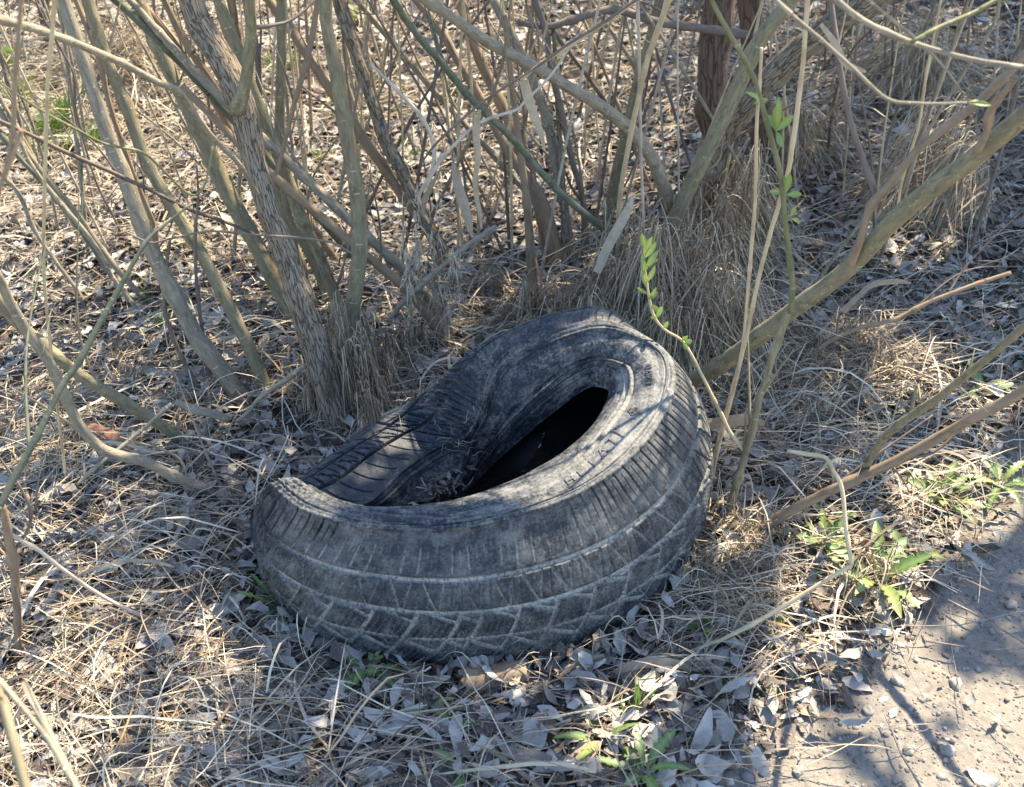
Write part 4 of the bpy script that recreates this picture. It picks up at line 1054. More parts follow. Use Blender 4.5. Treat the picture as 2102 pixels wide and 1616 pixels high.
TUS = [  # photo point, height, blades, length, spread, lean, label
 ((748, 662), .16, 1200, .20, .15, (.06, -.03), 'hairy dry grass tussock hanging round the pale upright stem behind the tyre'),
 ((800, 760), .10, 500, .16, .35, (.10, -.03), 'matted grass spilling from the tussock on to the dented back of the tyre'),
 ((1400, 500), .20, 2200, .34, .45, (.0, -.03), 'largest hairy dry tussock, at the foot of the olive-brown stem'),
 ((1290, 560), .16, 1500, .32, .40, (-.10, -.05), 'combed dry grass mound leaning left just above the top of the tyre'),
 ((1500, 330), .20, 1000, .32, .35, (.05, -.03), 'shaggy dark tussock under the leaning grey trunk'),
 ((1690, 190), .16, 700, .34, .5, (.02, -.02), 'shaggy tussock behind the green leafy shoot'),
 ((1990, 215), .22, 1000, .40, .3, (-.22, -.10), 'golden combed grass bundle hanging at the upper right'),
 ((1850, 60), .14, 700, .4, .8, (0, 0), 'pale shaggy grass at the very top right'),
 ((1505, 1115), .06, 1300, .16, .5, (-.02, -.06), 'curly straw tussock against the right foot of the tyre'),
 ((1700, 740), .05, 1200, .30, .6, (.05, .0), 'flattened straw nest on the ground right of the tyre'),
 ((470, 790), .07, 260, .13, .6, (0, 0), 'golden grass round the foot of the long pale grey stem'),
 ((120, 880), .06, 600, .2, .8, (0, 0), 'straw tuft under the low branches at the left edge'),
 ((390, 690), .08, 180, .14, .6, (0, 0), 'loose dry tuft between the two left stems'),
 ((1085, 600), .10, 700, .2, .6, (0, 0), 'brown grass tuft round the dark stem foot behind the tyre'),
 ((230, 60), .16, 700, .4, .8, (0, 0), 'sunlit golden tussock at the top left'),
]
for (px, py), h, n, L, sp, ln, label in TUS:
    if h > .09:
        # the point is the crown of the tussock: find ground under it
        c = PZ(px, py, h)
    else: c = PZ(px, py, .01)
    parts = []
    c = c.copy()
    hair_clump(parts, c, n, L, sp, rH, lean=ln, h0=.05 if h > .09 else .06, droop=1.25 if h > .09 else .3, start=(.035 if n < 1400 else .05) if h > .09 else .06)
    if h > .09: hair_clump(parts, c * np.array([1, 1, .5]), n // 2, L * .8, sp * 1.4, rH, lean=ln, h0=.04, droop=1., start=.06)
    tag(join_parts('grass_tussock', parts, M_HAIR), label, 'grass tussock')

# ------------------------------------------------------------------ broad dead reed leaves hanging in the stems
def strap(name, pts, hw, Y, label, mat=None, cat='dead leaf', group=None, turn=0.3):
    W_ = np.array([PY(px, py, y) for (px, py), y in zip(pts, np.linspace(Y[0], Y[1], len(pts)))])
    C, ra, _ = resample(W_, np.interp(np.linspace(0, 1, len(pts)), np.linspace(0, 1, len(hw)), hw) * 1.7 / F_PX, .008)
    T = np.gradient(C, axis=0); T /= np.linalg.norm(T, axis=1, keepdims=True)
    view = np.array([0, 0, CAM_H]) - C; side = np.cross(T, view); side /= np.linalg.norm(side, axis=1, keepdims=True)
    up = np.cross(side, T)
    an = turn * np.sin(np.linspace(0, 5, len(C)))[:, None]
    side = side * np.cos(an) + up * np.sin(an)
    V, Fq = ribbons(C[None], ra[None], side[None], .25)
    o = mesh_obj(name, V, Fq, mat or M_STRAW, attrs={'rnd': np.full(len(V), .36 + .3 * ((pts[0][0] * 7) % 10) / 10)})
    tag(o, label, cat, group)
    return o
strap('reed_leaf', [(985,225),(978,270),(982,320),(975,380),(985,440),(988,470)], [3,8,6,5,5,2], (1.55,1.55), 'pale narrow reed leaf hanging straight down in the middle of the thicket')
strap('reed_leaf', [(1075,165),(1085,200),(1098,240),(1110,275),(1118,310)], [9,10,9,6,2], (1.5,1.5), 'broad tan reed leaf hanging from the grey diagonal stem')
strap('reed_leaf', [(930,335),(938,370),(950,410),(960,450),(968,485)], [4,10,11,10,3], (1.6,1.55), 'broad orange-tan leaf blade hanging above the tyre')
strap('reed_leaf', [(1685,50),(1715,90),(1735,130),(1765,145),(1778,148)], [3,6,6,5,2], (1.3,1.3), 'curled pale leaf blade caught on the upper right twig')
strap('reed_leaf', [(1225,560),(1250,500),(1285,440),(1300,400)], [9,12,10,3], (1.6,1.65), 'orange-brown papery blade standing at the combed grass mound')
strap('reed_leaf', [(1430,880),(1470,868),(1530,862),(1570,870)], [6,12,12,5], (1.33,1.3), 'broad grey dead blade lying beside the right of the tyre')
strap('reed_leaf', [(210,1352),(250,1325),(290,1300),(330,1282),(370,1262)], [3,9,8,6,3], (.99,1.04), 'broad golden dead leaf blade catching the sun at lower left')
strap('reed_leaf', [(1250,1395),(1280,1372),(1330,1360),(1380,1362),(1420,1376)], [3,8,9,8,5], (.955,.96), 'long curved brown-grey blade in front of the right of the tyre')
strap('reed_leaf', [(1080,1440),(1130,1405),(1180,1365),(1240,1345)], [2,3,4,3], (.93,.98), 'narrow pale strap looping from the tyre foot over the leaves')
strap('reed_leaf', [(1730,640),(1760,610),(1790,585),(1840,578),(1870,582)], [7,6,6,6,2], (1.5,1.5), 'pale bent leaf strap in the shade at middle right')

# torn frayed bark at the fork
parts = []
for (px, py) in ((865, 420), (880, 450), (895, 490), (850, 440), (905, 520)):
    c = PY(px, py, 1.66)
    hair_clump(parts, c, 130, .05, .5, rH, w=(.0005, .0012), h0=.03, droop=.9, start=.015, K=5)
tag(join_parts('frayed_bark', [(v, f, np.clip(a_ * .3 + .72, 0, .95)) for v, f, a_ in parts], M_STRAW), 'pale frayed bark shreds in the crotch of the brown fork', 'bark shreds')
strap('bark_strip', [(905,345),(890,375),(872,410),(868,440)], [2,4,7,4], (1.6,1.66), 'orange torn bark strip standing up at the brown fork', cat='bark')
# rusty rotten log piece
me = Mesh()
tube(me, [PZ(165, 873, .03), PZ(200, 890, .035), PZ(240, 908, .03), PZ(285, 930, .02)], [.006, .013, .014, .008], step=.006, S=14, rough=.18, seed=4)
mr = bark('rusty_bark', (.11, .045, .025), (.26, .13, .08), (.30, .20, .13), 70, .3, .8, .002)
tag(me.build('rotten_stick', mr), 'rusty orange piece of rotten wood under the low branch at left', 'rotten wood')
# hollow curled bark in front of the tyre
me = Mesh()
a0, a1 = PZ(955, 1400, .018), PZ(1060, 1380, .02)
K = 24; n = 14
an = np.linspace(0, 2 * math.pi, K, endpoint=False)
ax = a1 - a0; ax[2] = 0; ax /= np.linalg.norm(ax)
e1 = np.array([-ax[1], ax[0], 0]); e2 = np.array([0, 0, 1.])
V = []
rr = np.random.default_rng(3)
for i in range(n):
    t = i / (n - 1)
    rad = .019 * (1 - .25 * t) * (1 + (.10 * rr.normal(0, 1, K) if i == 0 else .03 * rr.normal(0, 1, K)))
    off = (-.008 * np.abs(rr.normal(0, 1, K)) if i == 0 else 0 * an)
    V.append(a0 + ax * t * .075 + ax[None] * off[:, None] + rad[:, None] * (e1 * np.cos(an)[:, None] + e2 * np.sin(an)[:, None]))
for i in range(n - 1, -1, -1):
    V.append((V[i] - (a0 + ax * i / (n - 1) * .075)) * .82 + (a0 + ax * i / (n - 1) * .075))
V = np.array(V); idx = np.arange(2 * n * K).reshape(2 * n, K); nx_ = np.roll(idx, -1, 1)
Fq = np.stack([idx[:-1], nx_[:-1], nx_[1:], idx[1:]], -1).reshape(-1, 4).tolist()
me.add(V.reshape(-1, 3), Fq)
tag(me.build('curled_bark', MB['brown']), 'hollow curled bark tube with a ragged open end in front of the tyre', 'bark')

# ------------------------------------------------------------------ single dead leaves lying on top
rS = np.random.default_rng(91)
leafspots = [(1330,1420),(1180,1400),(1040,1440),(905,1505),(740,1530),(820,1500),(960,1560),(1080,1530),(1130,1580),(1000,1490),(640,1550),(560,1590),(480,1600),(300,1430),(250,1500),(220,1560),(330,1420),(110,1250),(420,1490),(660,1460),(1380,1450),(1490,1500),(1440,1560),(1560,1560),(1610,1370),(1270,1500),(1500,1420),(640,1320),(600,1350),(270,1110),(1870,1150),(1990,1120),(1950,660),(1880,500),(1600,600),(1530,560),(1760,1470),(380,1180)]
protoL = []
for k in range(6):
    Vl, Fl, rl = leaf_batch(np.zeros(1), np.zeros(1), np.array([.055 + .012 * (k % 3)]), np.array([.011 + .003 * (k % 2)]), rS, (0.004, .005), .35, .6, K=11, zfun=lambda x, y: np.zeros_like(x), jag=.10)
    o = mesh_obj('dead_leaf', Vl, Fl, M_LEAF, attrs={'rnd': np.full(len(Vl), rS.uniform(.4, .92))})
    protoL.append(o)
for i, (px, py) in enumerate(leafspots):
    g = PZ(px, py, .02)
    if i < 6: o = protoL[i]
    else: o = protoL[i % 6].copy(); COL.objects.link(o)
    o.location = (g[0], g[1], float(ground_z(g[0], g[1])) + rS.uniform(.016, .026))
    o.rotation_euler = (rS.normal(0, .25), rS.normal(0, .25), rS.uniform(0, 6.28))
    s = rS.uniform(.6, .9); o.scale = (s, s, s)
    tag(o, ('long' if i % 3 == 2 else 'short' if i % 3 == 0 else 'curled') + ' dead leaf lying on top ' + where(px, py), 'dead leaf', 'dead leaves lying on top of the litter')

# ------------------------------------------------------------------ stones on the path
SV, SF = unit_ico(3)
STN = [((1845,1385), .0075, 'pale round pebble on the path, left of the pair in the shade'), ((1968,1388), .0085, 'smooth grey-pink pebble at the end of the brown twig'), ((1900,1420), .0068, 'small whitish pebble between two others on the path'),
 ((1785,1448), .0068, 'angular white stone on the dark patch of path'), ((1950,1528), .0085, 'largest egg-shaped tan pebble near the bottom right'), ((1845,1675), .006, 'x'), ((1825,1316), .006, 'oval grey pebble resting on the reed scrap'),
 ((1795,1215), .009, 'chalky lump of stone beside the toothed green leaves'), ((1870,1225), .008, 'grey lump of dirt and stone behind the path twig'), ((1967,1310), .006, 'little grey pebble by the path twig'),
 ((1440,1520), .005, 'tiny pale stone among the leaves at bottom centre right'), ((865,1610), .008, 'white stone cut by the bottom edge'), ((2085,1218), .008, 'buff stone with a shadow ring at the right edge'), ((1845,1590), .006, 'small light pebble near the bottom edge'), ((1640,1575), .0065, 'pinkish pebble at the left side of the path'), ((1870,1530), .007, 'flat bluish stone left of the egg-shaped pebble')]
rP = np.random.default_rng(14)
for (px, py), rad, label in STN:
    if label == 'x': continue
    g = PZ(px, py, .0)
    V = SV.copy()
    nz = np.array([mnoise.noise(Vector(v) * 1.3 + Vector((px, py, 0))) for v in V])
    nz2 = np.array([mnoise.noise(Vector(v) * 4 + Vector((py, px, 0))) for v in V])
    V = V * (1 + .38 * nz + .08 * nz2)[:, None] * np.array([1.15, .9, .75])
    an = rP.random() * 6.28
    V = np.stack([V[:, 0] * math.cos(an) - V[:, 1] * math.sin(an), V[:, 0] * math.sin(an) + V[:, 1] * math.cos(an), V[:, 2]], 1) * rad
    V += np.array([g[0], g[1], float(ground_z(g[0], g[1])) + rad * .15])
    tag(mesh_obj('stone', V, SF, M_STONE, attrs={'rnd': np.full(len(V), rP.uniform(.55, 1))}), label, 'stone')

# ------------------------------------------------------------------ green plants
def green_mat(name, c0, c1, rough=.45):
    m = NM(name)
    n1 = m.noise(60, 4)
    c = m.mix(m.ramp(n1, [(.35, 0.), (.65, 1.)]), c0, c1)
    c = m.mix(m.math('MULTIPLY', m.attr('vein'), .55), c, (.30, .36, .18))
    m.set(c, rough, .5)
    tr = m.n('ShaderNodeBsdfTranslucent'); m.l(m.mix(.5, c, (.25, .42, .03)), tr.inputs[0])
    mx = m.n('ShaderNodeMixShader'); mx.inputs[0].default_value = .28
    out = [n for n in m.t.nodes if n.type == 'OUTPUT_MATERIAL'][0]
    m.l(m.b.outputs[0], mx.inputs[1]); m.l(tr.outputs[0], mx.inputs[2]); m.l(mx.outputs[0], out.inputs[0])
    m.bump(n1, .3, .001)
    return m.m
M_GREEN = green_mat('green_leaf', (.055, .115, .020), (.095, .180, .030))
M_YOUNG = green_mat('young_leaf', (.15, .20, .030), (.25, .29, .06))
def green_leaf(base, d, up, L, Wd, r, teeth=0.0, arch=.3, K=22, cup=.2, wprof=None):
    d = np.array(d, float); d /= np.linalg.norm(d); up = np.array(up, float)
    side = np.cross(d, up); side /= np.linalg.norm(side); up = np.cross(side, d)
    s = np.linspace(0, 1, K)
    C = base + d * (s * L)[:, None] + up * ((arch * (s - s ** 2 * 1.5)) * L)[:, None] + side * (r.normal(0, .08) * s ** 2 * L)[:, None]
    prof = np.sin(np.clip(s ** 1.25, 0, 1) * math.pi * .97 + .03) ** .8 if wprof is None else wprof(s)
    prof = np.maximum(prof, .07)
    if teeth: prof = prof * (1 - teeth * (np.arange(K) % 3 == 1) * r.uniform(.6, 1.1, K) * (s < .85))
    w = Wd * prof
    tw = r.normal(0, .35) * s
    sd = side * np.cos(tw)[:, None] + up * np.sin(tw)[:, None]; nn = np.cross(sd, d)
    V = np.stack([C - sd * w[:, None] + nn * (cup * w)[:, None], C - sd * w[:, None] * .12, C + sd * w[:, None] * .12, C + sd * w[:, None] + nn * (cup * w)[:, None]], 1)
    idx = np.arange(K * 4).reshape(K, 4)
    Fq = np.concatenate([np.stack([idx[:-1, j], idx[:-1, j + 1], idx[1:, j + 1], idx[1:, j]], -1) for j in range(3)])
    vein = np.zeros((K, 4)); vein[:, 1:3] = .9
    return V.reshape(-1, 3), Fq, vein.ravel()
rG = np.random.default_rng(23)
def rosette(px, py, n, L, Wd, label, azr=(0, 6.28), mat=None, teeth=.55, elev=(.15, .7), name='dandelion_plant', cat='plant', z0=.012):
    g = PZ(px, py, z0); g[2] = float(ground_z(g[0], g[1])) + z0
    root = empty(name, tuple(g)); tag(root, label, cat)
    for k in range(n):
        az = azr[0] + (azr[1] - azr[0]) * (k + rG.uniform(-.3, .3)) / n
        el = rG.uniform(*elev)
        d = (math.cos(az) * math.cos(el), math.sin(az) * math.cos(el), math.sin(el))
        l = L * rG.uniform(.6, 1.1)
        V, Fq, ve = green_leaf(g + np.array(d) * .004, d, (0, 0, 1), l, Wd * rG.uniform(.7, 1.15), rG, teeth, rG.uniform(.1, .45))
        V[:, 2] = np.maximum(V[:, 2], ground_z(V[:, 0], V[:, 1]) + .012)
        mesh_obj('leaf', V, Fq, (mat or M_GREEN) if rG.random() > .25 else M_YOUNG, root, attrs={'vein': ve})
PLANTS = [
 (1690,1115,7,.060,.0100,'leafy green plant right of the tyre, nearest it of those by the low branch'),
 (1800,1190,6,.085,.0105,'green rosette with long toothed leaves reaching on to the path'),
 (1935,1010,9,.070,.0100,'biggest bright green rosette right of the low reddish branch'),
 (2060,975,7,.065,.0090,'bright green plant at the right edge beside the biggest rosette'),
 (2015,810,3,.060,.0120,'two or three upright broad green leaves at the right edge'),
 (1810,890,4,.040,.0060,'small green plant under the flattened straw nest'),
 (1700,1060,3,.045,.0070,'little green sprout against the foot of the low reddish branch'),
 (575,1255,8,.060,.0042,'feathery green plant at the left foot of the tyre'),
 (760,1385,5,.050,.0080,'green leaves peeping from under the front of the tyre'),
 (730,1405,3,.040,.0075,'small green leaf pair left of the leaves under the tyre front'),
 (885,1460,2,.040,.0060,'single small green leaf in front of the curled bark'),
 (935,1500,3,.035,.0065,'low green sprout below the single leaf in the front litter'),
 (950,1600,3,.050,.0080,'green leaf cut by the bottom edge at centre'),
 (1320,1600,6,.060,.0085,'toothed green plant at the bottom right of centre'),
 (1230,1530,4,.055,.0085,'sunlit green plant in the small bright fleck in front of the tyre'),
 (1440,1290,4,.030,.0080,'round-leaved green sprout under the straw at the tyre right'),
 (1870,1130,3,.050,.0080,'green leaves lying flat beyond the long toothed rosette'),
]
for px, py, n, L, Wd, lab in PLANTS:
    rosette(px, py, n + (2 if n > 4 else 0), L * .95, Wd * .9, lab, teeth=.75 if Wd < .005 else (.5 if n > 4 else .15), elev=(.5, 1.2) if 'upright' in lab else (.15, .8))
def tuft(px, py, n, L, label, w=(.0007, .0014), mat=None, spread=.5, name='grass_tuft'):
    g = PZ(px, py, .0); g[2] = float(ground_z(g[0], g[1]))
    az = rG.random(n) * 6.28; K = 7; s = np.linspace(0, 1, K)[None]
    Ls = L * rG.uniform(.5, 1, n)[:, None]; o_ = spread * rG.uniform(.1, 1, n)[:, None]
    x = g[0] + rG.normal(0, .008, n)[:, None] + np.cos(az)[:, None] * o_ * s ** 1.7 * Ls
    y = g[1] + rG.normal(0, .008, n)[:, None] + np.sin(az)[:, None] * o_ * s ** 1.7 * Ls
    z = g[2] + Ls * (s - .3 * o_ * s ** 2)
    P = np.stack([x, y, z], -1)
    T = np.gradient(P, axis=1); T /= np.linalg.norm(T, axis=2, keepdims=True)
    side = np.cross(T, np.broadcast_to(rG.normal(0, 1, (n, 1, 3)), T.shape)); side /= np.maximum(np.linalg.norm(side, axis=2, keepdims=True), 1e-9)
    V, Fq = flat_ribbons(P, rG.uniform(*w, n)[:, None] * np.interp(s, [0, .6, 1], [1, .85, .1]), side)
    o = mesh_obj(name, V, Fq, mat or M_GREEN, attrs={'vein': np.repeat(rG.random(n) * .5, K * 2)})
    tag(o, label, 'grass tuft')
for a_ in [(1305,1480,12,.075,'green grass tuft with long blades, sunlit, right of front centre',(.001,.0028)), (1480,1450,9,.045,'short green blades at the left rim of the path'), (1590,1290,14,.05,'thin green tuft under the curly straw tussock'), (1580,1430,7,.05,'small sunlit tuft growing on the path edge'),
           (1320,1350,7,.045,'few fine green blades at the tyre front right'), (1060,1580,8,.04,'fine grass sprout at the bottom centre'), (1400,1230,8,.06,'green blades standing at the right foot of the tyre'), (1500,1180,6,.07,'thin blades rising through the curly straw tussock')]:
    tuft(*a_)
for i, (px, py, n, L) in enumerate([(120,310,150,.09),(60,250,130,.09),(200,330,110,.08),(95,345,110,.09),(150,285,110,.09),(30,180,80,.08),(180,240,70,.07),(560,590,40,.05),(150,340,50,.06),(740,60,60,.07),(720,150,50,.07),(600,150,40,.06),(850,320,30,.05),(330,700,35,.05),(310,640,30,.05),(820,350,25,.05),(660,340,25,.05),(1280,60,50,.07),(560,160,30,.07),(700,250,30,.05),(90,600,25,.05),(1140,140,30,.06),(930,190,35,.06)]):
    tuft(px, py, n, L, ('fresh yellow-green grass tuft ' if i % 2 else 'fresh green grass tuft ') + where(px, py), (.0007, .0015), M_YOUNG if i % 2 else M_GREEN, 1.0)
for o in COL.objects:
    if o.get('label', '').startswith('fresh '): o['group'] = 'fresh grass tufts behind the stems'

# ------------------------------------------------------------------ leafy shoots
def shoot(name, label, pts, hw, Y, leaves, parent_kind='shoot', ext=0.25, cat='shoot'):
    W_, dep = trace(pts, Y[1], Y[0], False)
    root = empty(name, tuple(W_[-1])); tag(root, label, cat)
    stem('stalk', parent_kind, pts, hw, Yb=Y[1], Yt=Y[0], ground=False, ext=ext, parent=root, knots=5, S=9)
    Ys = lambda py: float(np.interp(py, [p[1] for p in pts], np.linspace(Y[0], Y[1], len(pts)))) if pts[0][1] < pts[-1][1] else Y[0]
    for (px, py, tx, ty, wd, dy) in leaves:
        b = PY(px, py, Ys(py)); t = PY(tx, ty, Ys(py) + dy)
        L = np.linalg.norm(t - b)
        V, Fq, ve = green_leaf(b, t - b, np.array([0, -.8, .6]), L, wd, rG, 0, rG.uniform(-.1, .3), K=12, cup=.35)
        mesh_obj('leaf', V, Fq, M_YOUNG, root, attrs={'vein': ve})
shoot('leafy_shoot', 'green upright willow shoot with fresh yellow-green leaf pairs, right of centre',
      [(1440,-60),(1460,0),(1490,60),(1530,128),(1556,185),(1568,232),(1587,300),(1600,350),(1608,400),(1613,467),(1622,540),(1628,590),(1622,642)], [5,5.5,6,6,4,6,6.5,6.5,6.5,6.5,6.5,6.5,7], (1.2, 1.215),
      [(1560,205,1536,188,.0026,-.01),(1560,210,1576,203,.0028,0),(1558,215,1547,212,.002,0),(1592,268,1603,205,.0040,-.01),(1592,268,1577,232,.0045,.02),(1592,270,1630,236,.0042,0),(1593,270,1610,300,.0042,-.02),(1592,268,1588,222,.0030,0),
       (1612,398,1622,355,.0042,-.01),(1612,398,1580,392,.0038,.01),(1612,400,1646,400,.0040,0),(1612,396,1614,362,.0030,.01),(1622,446,1634,424,.0030,0),(1622,448,1646,456,.0028,.01)], ext=.4)
shoot('leafy_shoot', 'drooping twig with small folded yellow-green leaves above the tyre',
      [(1322,500),(1322,540),(1328,580),(1334,620),(1345,655),(1368,680),(1400,700),(1425,740),(1450,790),(1475,840),(1500,890),(1530,930)], [2,2.5,3,3,3,3,3,3.5,4,4,4,4], (1.3, 1.25),
      [(1325,590,1318,555,.0030,0),(1328,580,1345,548,.0034,0),(1322,560,1316,520,.0032,0),(1324,555,1348,515,.0040,0),(1324,530,1345,497,.0042,0),(1324,520,1338,486,.0034,0),(1322,515,1322,478,.0034,0),(1324,545,1350,530,.003,0),
       (1330,615,1350,600,.0036,0),(1334,625,1355,640,.0034,0),(1330,605,1308,590,.0024,0),(1332,620,1342,590,.003,0),(1345,655,1362,630,.0034,0),(1345,655,1335,650,.002,0),(1362,675,1372,660,.0030,0),(1398,700,1412,690,.0032,0),(1405,705,1420,698,.0034,0),(1400,700,1412,718,.0028,0)], parent_kind='reed', ext=0)
for (px, py, tx, ty, Yy, lab) in ((1985,211,2035,210,.95,'pale green bud at the tip of the thin level branch'), (30,108,0,100,.75,'blurred yellow-green bud at the left edge')):
    b, t = PY(px, py, Yy), PY(tx, ty, Yy)
    root = empty('leaf_bud', tuple(b)); tag(root, lab, 'bud')
    for k in range(3):
        V, Fq, ve = green_leaf(b, (t - b) + rG.normal(0, .002, 3), (0, -.6 + .6 * k, .8), np.linalg.norm(t - b) * (1 - .2 * k), .0022, rG, 0, .1, K=10, cup=.6)
        mesh_obj('scale', V, Fq, M_YOUNG, root, attrs={'vein': ve})

# ------------------------------------------------------------------ unseen tree added and shaped to shade the scene, behind and to the right, above the picture
SH = ["00000001133344",
      "00000011134456",
      "00000112245567",
      "00001122246677",
      "01112344556777",
      "01245777755667",
      "12468899865567",
      "13788999976557",
      "13599999998665",
      "12589999998555",
      "12368999997445"]
rC = np.random.default_rng(8)
FLECK = [(1335,760,.27,.030),(1300,850,.25,.036),(1232,918,.24,.034),(1140,965,.215,.022),(1425,800,.16,.030),(1440,880,.14,.034),(1438,980,.10,.020),(1290,690,.29,.035),(1330,700,.28,.02),
         (600,1000,.19,.018),(645,1032,.19,.012),(1290,960,.22,.016),(1240,1010,.21,.018),(1190,1030,.2,.012),(830,862,.17,.008),(960,1010,.18,.012),(1690,1110,.02,.05),(1800,1185,.02,.05),(1940,1000,.03,.06),(2055,960,.03,.05),
         (1500,1080,.04,.035),(1310,1490,.0,.02),(1235,1540,.0,.035),(1220,1600,0,.02),(1590,1440,0,.02),(1625,1500,0,.03),(1660,1580,0,.03),(1630,1250,0,.03),(1860,1300,0,.035),(1900,1360,0,.03),(1850,1440,0,.03),(1650,1330,0,.04),(2095,1440,0,.04),(2050,1590,0,.06),(1700,1150,0,.04),(1990,850,0,.05),(1850,800,0,.05),(1760,690,0,.04),(1450,600,.05,.05),(1980,250,.2,.05)]
sunv = np.array(SUND)
FP = np.array([PZ(a_, b_, c_) for a_, b_, c_, _ in FLECK]); FR = np.array([f[3] for f in FLECK])
cand = []
NC = 15000
while len(cand) < NC:
    px = rC.uniform(-150, 2250, 4000); py = rC.uniform(0, 1850, 4000) ** 1.0
    # even density on the ground, not in the picture
    for a_, b_ in zip(px, py):
        g = PZ(a_, b_, 0)
        if rC.random() > (g[1] / 3.6) ** 2.0 * 1.0 + .0: continue
        gx = a_ / 2102 * 14 - .5; gy = min(b_, 1610) / 1616 * 11 - .5
        i0 = int(np.clip(round(gy + rC.uniform(-.5, .5)), 0, 10)); j0 = int(np.clip(round(gx + rC.uniform(-.5, .5)), 0, 13))
        d = int(SH[i0][j0]) / 9.0
        if rC.random() > d ** 1.35: continue
        t = rC.uniform(1.75, 3.1)
        cand.append(g + sunv * t)
        if len(cand) >= NC: break
cand = np.array(cand)
rel = cand[:, None, :] - FP[None]
al = rel @ sunv
dist = np.linalg.norm(rel - al[..., None] * sunv, axis=2)
ok = ~((dist < FR[None] + np.where(FP[:, 2] > .06, .042, .022)[None]).any(1))
cand = cand[ok]
nC = len(cand)
SHADE_TREE = empty('willow_tree', (3.6, 4.3, 0))  # never in view, added for its shadow
tag(SHADE_TREE, 'unseen tree added behind on the right, its leafy crown shaped to shade the tyre', 'tree')
me = Mesh()
tube(me, [np.array([3.6, 4.3, -.1]), np.array([3.5, 4.2, .8]), np.array([3.2, 3.9, 1.4]), np.array([2.8, 3.6, 2.0]), np.array([2.2, 3.3, 2.7])], [.16, .13, .11, .09, .06], step=.06, S=20, rough=.08, seed=1)
me.build('trunk', MB['rough'], SHADE_TREE)
limbs = []
for k in range(16):
    me = Mesh()
    st = np.array([3.3, 4.0, 1.2]) + (np.array([2.3, 3.35, 2.6]) - np.array([3.3, 4.0, 1.2])) * (k / 15)
    tgt = cand[rC.integers(nC)] + np.array([0, 0, .1])
    P = [st, st * .6 + tgt * .4 + np.array([0, 0, .15]), st * .25 + tgt * .75 + np.array([0, 0, .08]), tgt]
    tube(me, P, [.028, .02, .012, .004], step=.06, S=10, rough=.05, seed=k + 3)
    me.build('limb', MB['olive'], SHADE_TREE)
# crown of narrow leaves, set along the sun rays to cast the shade
L = rC.uniform(.05, .085, nC); Wl = rC.uniform(.009, .014, nC)
d = rC.normal(0, 1, (nC, 3)); d[:, 2] -= .4; d /= np.linalg.norm(d, axis=1, keepdims=True)
s_ = np.cross(d, rC.normal(0, 1, (nC, 3))); s_ /= np.linalg.norm(s_, axis=1, keepdims=True)
tt_ = np.linspace(-.5, .5, 4)
P = cand[:, None] + d[:, None] * (tt_[None] * L[:, None])[..., None]
P[..., 2] -= .15 * (tt_[None] ** 2) * L[:, None]
V, Fq = flat_ribbons(P, Wl[:, None] * np.array([.25, 1, .8, .1])[None], np.broadcast_to(s_[:, None], P.shape))
mesh_obj('crown', V, Fq, M_GREEN, SHADE_TREE, attrs={'vein': np.zeros(len(V))})

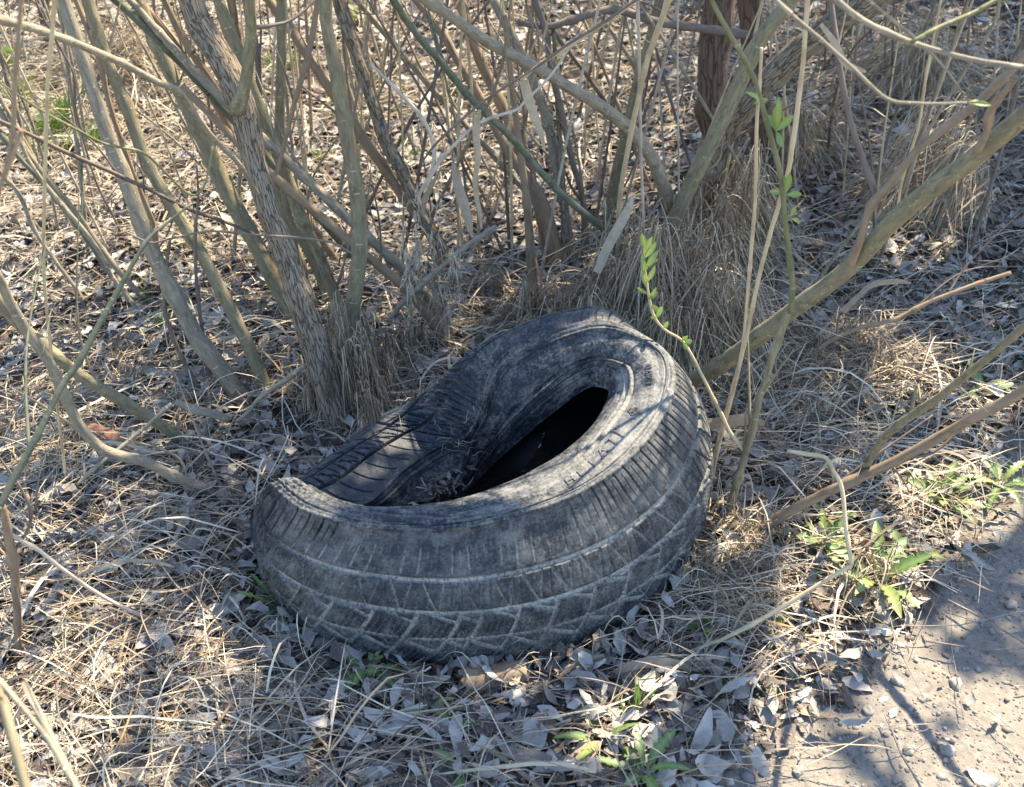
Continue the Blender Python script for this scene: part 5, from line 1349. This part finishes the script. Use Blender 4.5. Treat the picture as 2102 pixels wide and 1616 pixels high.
# ------------------------------------------------------------------ debris lying in the fold of the tyre, its lettering
wrap_text('lettering', 'FUISZ10', .0125, 4.62, 2.30, 24, 1, extr=.0022)
wrap_text('lettering', 'LATI', .030, 2.62, 2.42, 24, 1, space=1.35)
wrap_text('lettering', 'HL', .026, 1.85, 2.42, 24, 1, space=1.5)
me = Mesh()
u0 = np.interp(3.58, tu, ui)
def ring(u0, w0, R0, R1, shape):
    K = 48; an = np.linspace(0, 2 * math.pi, K, endpoint=False)
    k = 1.0 / np.maximum(np.abs(np.cos(an)) + np.abs(np.sin(an)), 1e-3) if shape else 1.0
    o_ = surf(u0 + R1 * k * np.cos(an), w0 + R1 * k * np.sin(an) * 24, np.full(K, .0012)); i_ = surf(u0 + R0 * k * np.cos(an), w0 + R0 * k * np.sin(an) * 24, np.full(K, .0012))
    ob = surf(u0 + R1 * k * np.cos(an), w0 + R1 * k * np.sin(an) * 24, np.full(K, -.001)); ib = surf(u0 + R0 * k * np.cos(an), w0 + R0 * k * np.sin(an) * 24, np.full(K, -.001))
    V = np.vstack([o_, i_, ib, ob]); F_ = []
    for q in range(4):
        for z in range(K):
            F_.append([q * K + z, q * K + (z + 1) % K, ((q + 1) % 4) * K + (z + 1) % K, ((q + 1) % 4) * K + z])
    return V, F_
for sh, R0, R1 in ((0, .0052, .0062), (1, .0105, .0118)):
    me.add(*ring(u0, 2.5, R0, R1, sh))
V = np.vstack(me.V)
mesh_obj('emblem', V, me.F, M_SIDE, TY, smooth=False, attrs={'dust_sun': np.full(len(V), .62), 'tuv': V})
wrap_text('lettering', 'E1', .0065, 3.58, 2.5, 24, 1, extr=.0022)
# leaf scraps in the pocket
rD = np.random.default_rng(2)
n = 60
uu = np.interp(rD.normal(13.7, .5, n), tu, ui); ww = np.clip(rD.normal(2.9, .35, n), 2.0, 3.7)
C = surf(uu, ww, rD.uniform(.002, .008, n))
zf = {}
V1, F1, r1 = leaf_batch(C[:, 0], C[:, 1], rD.uniform(.008, .028, n), rD.uniform(.0008, .0035, n), rD, (0, .001), .25, .3, zfun=lambda x, y: 0 * x - 5)
V1 = V1.reshape(n, -1, 3); V1[..., 2] = V1[..., 2] + 5 + C[:, None, 2]; V1 = V1.reshape(-1, 3)
tag(mesh_obj('fold_litter', V1, F1, M_LEAF, attrs={'rnd': r1 * .55}), kind='stuff')
n = 45
uu = np.interp(rD.uniform(11.2, 13.0, n), tu, ui); ww = rD.normal(1.0, .9, n).clip(-.4, 2.8)
C = surf(uu, ww, rD.uniform(.003, .008, n))
V1, F1, r1 = blade_batch(C[:, 0], C[:, 1], rD.uniform(.012, .035, n), rD.uniform(.00025, .0005, n), rD, lift=.0, arch=.003, zfun=lambda x, y: 0 * x)
V1 = V1.reshape(n, -1, 3)
cz = C[:, None, 2]
V1[..., 2] += cz
tag(mesh_obj('fold_straw', V1.reshape(-1, 3), F1, M_STRAW, attrs={'rnd': r1 * .7}), kind='stuff')
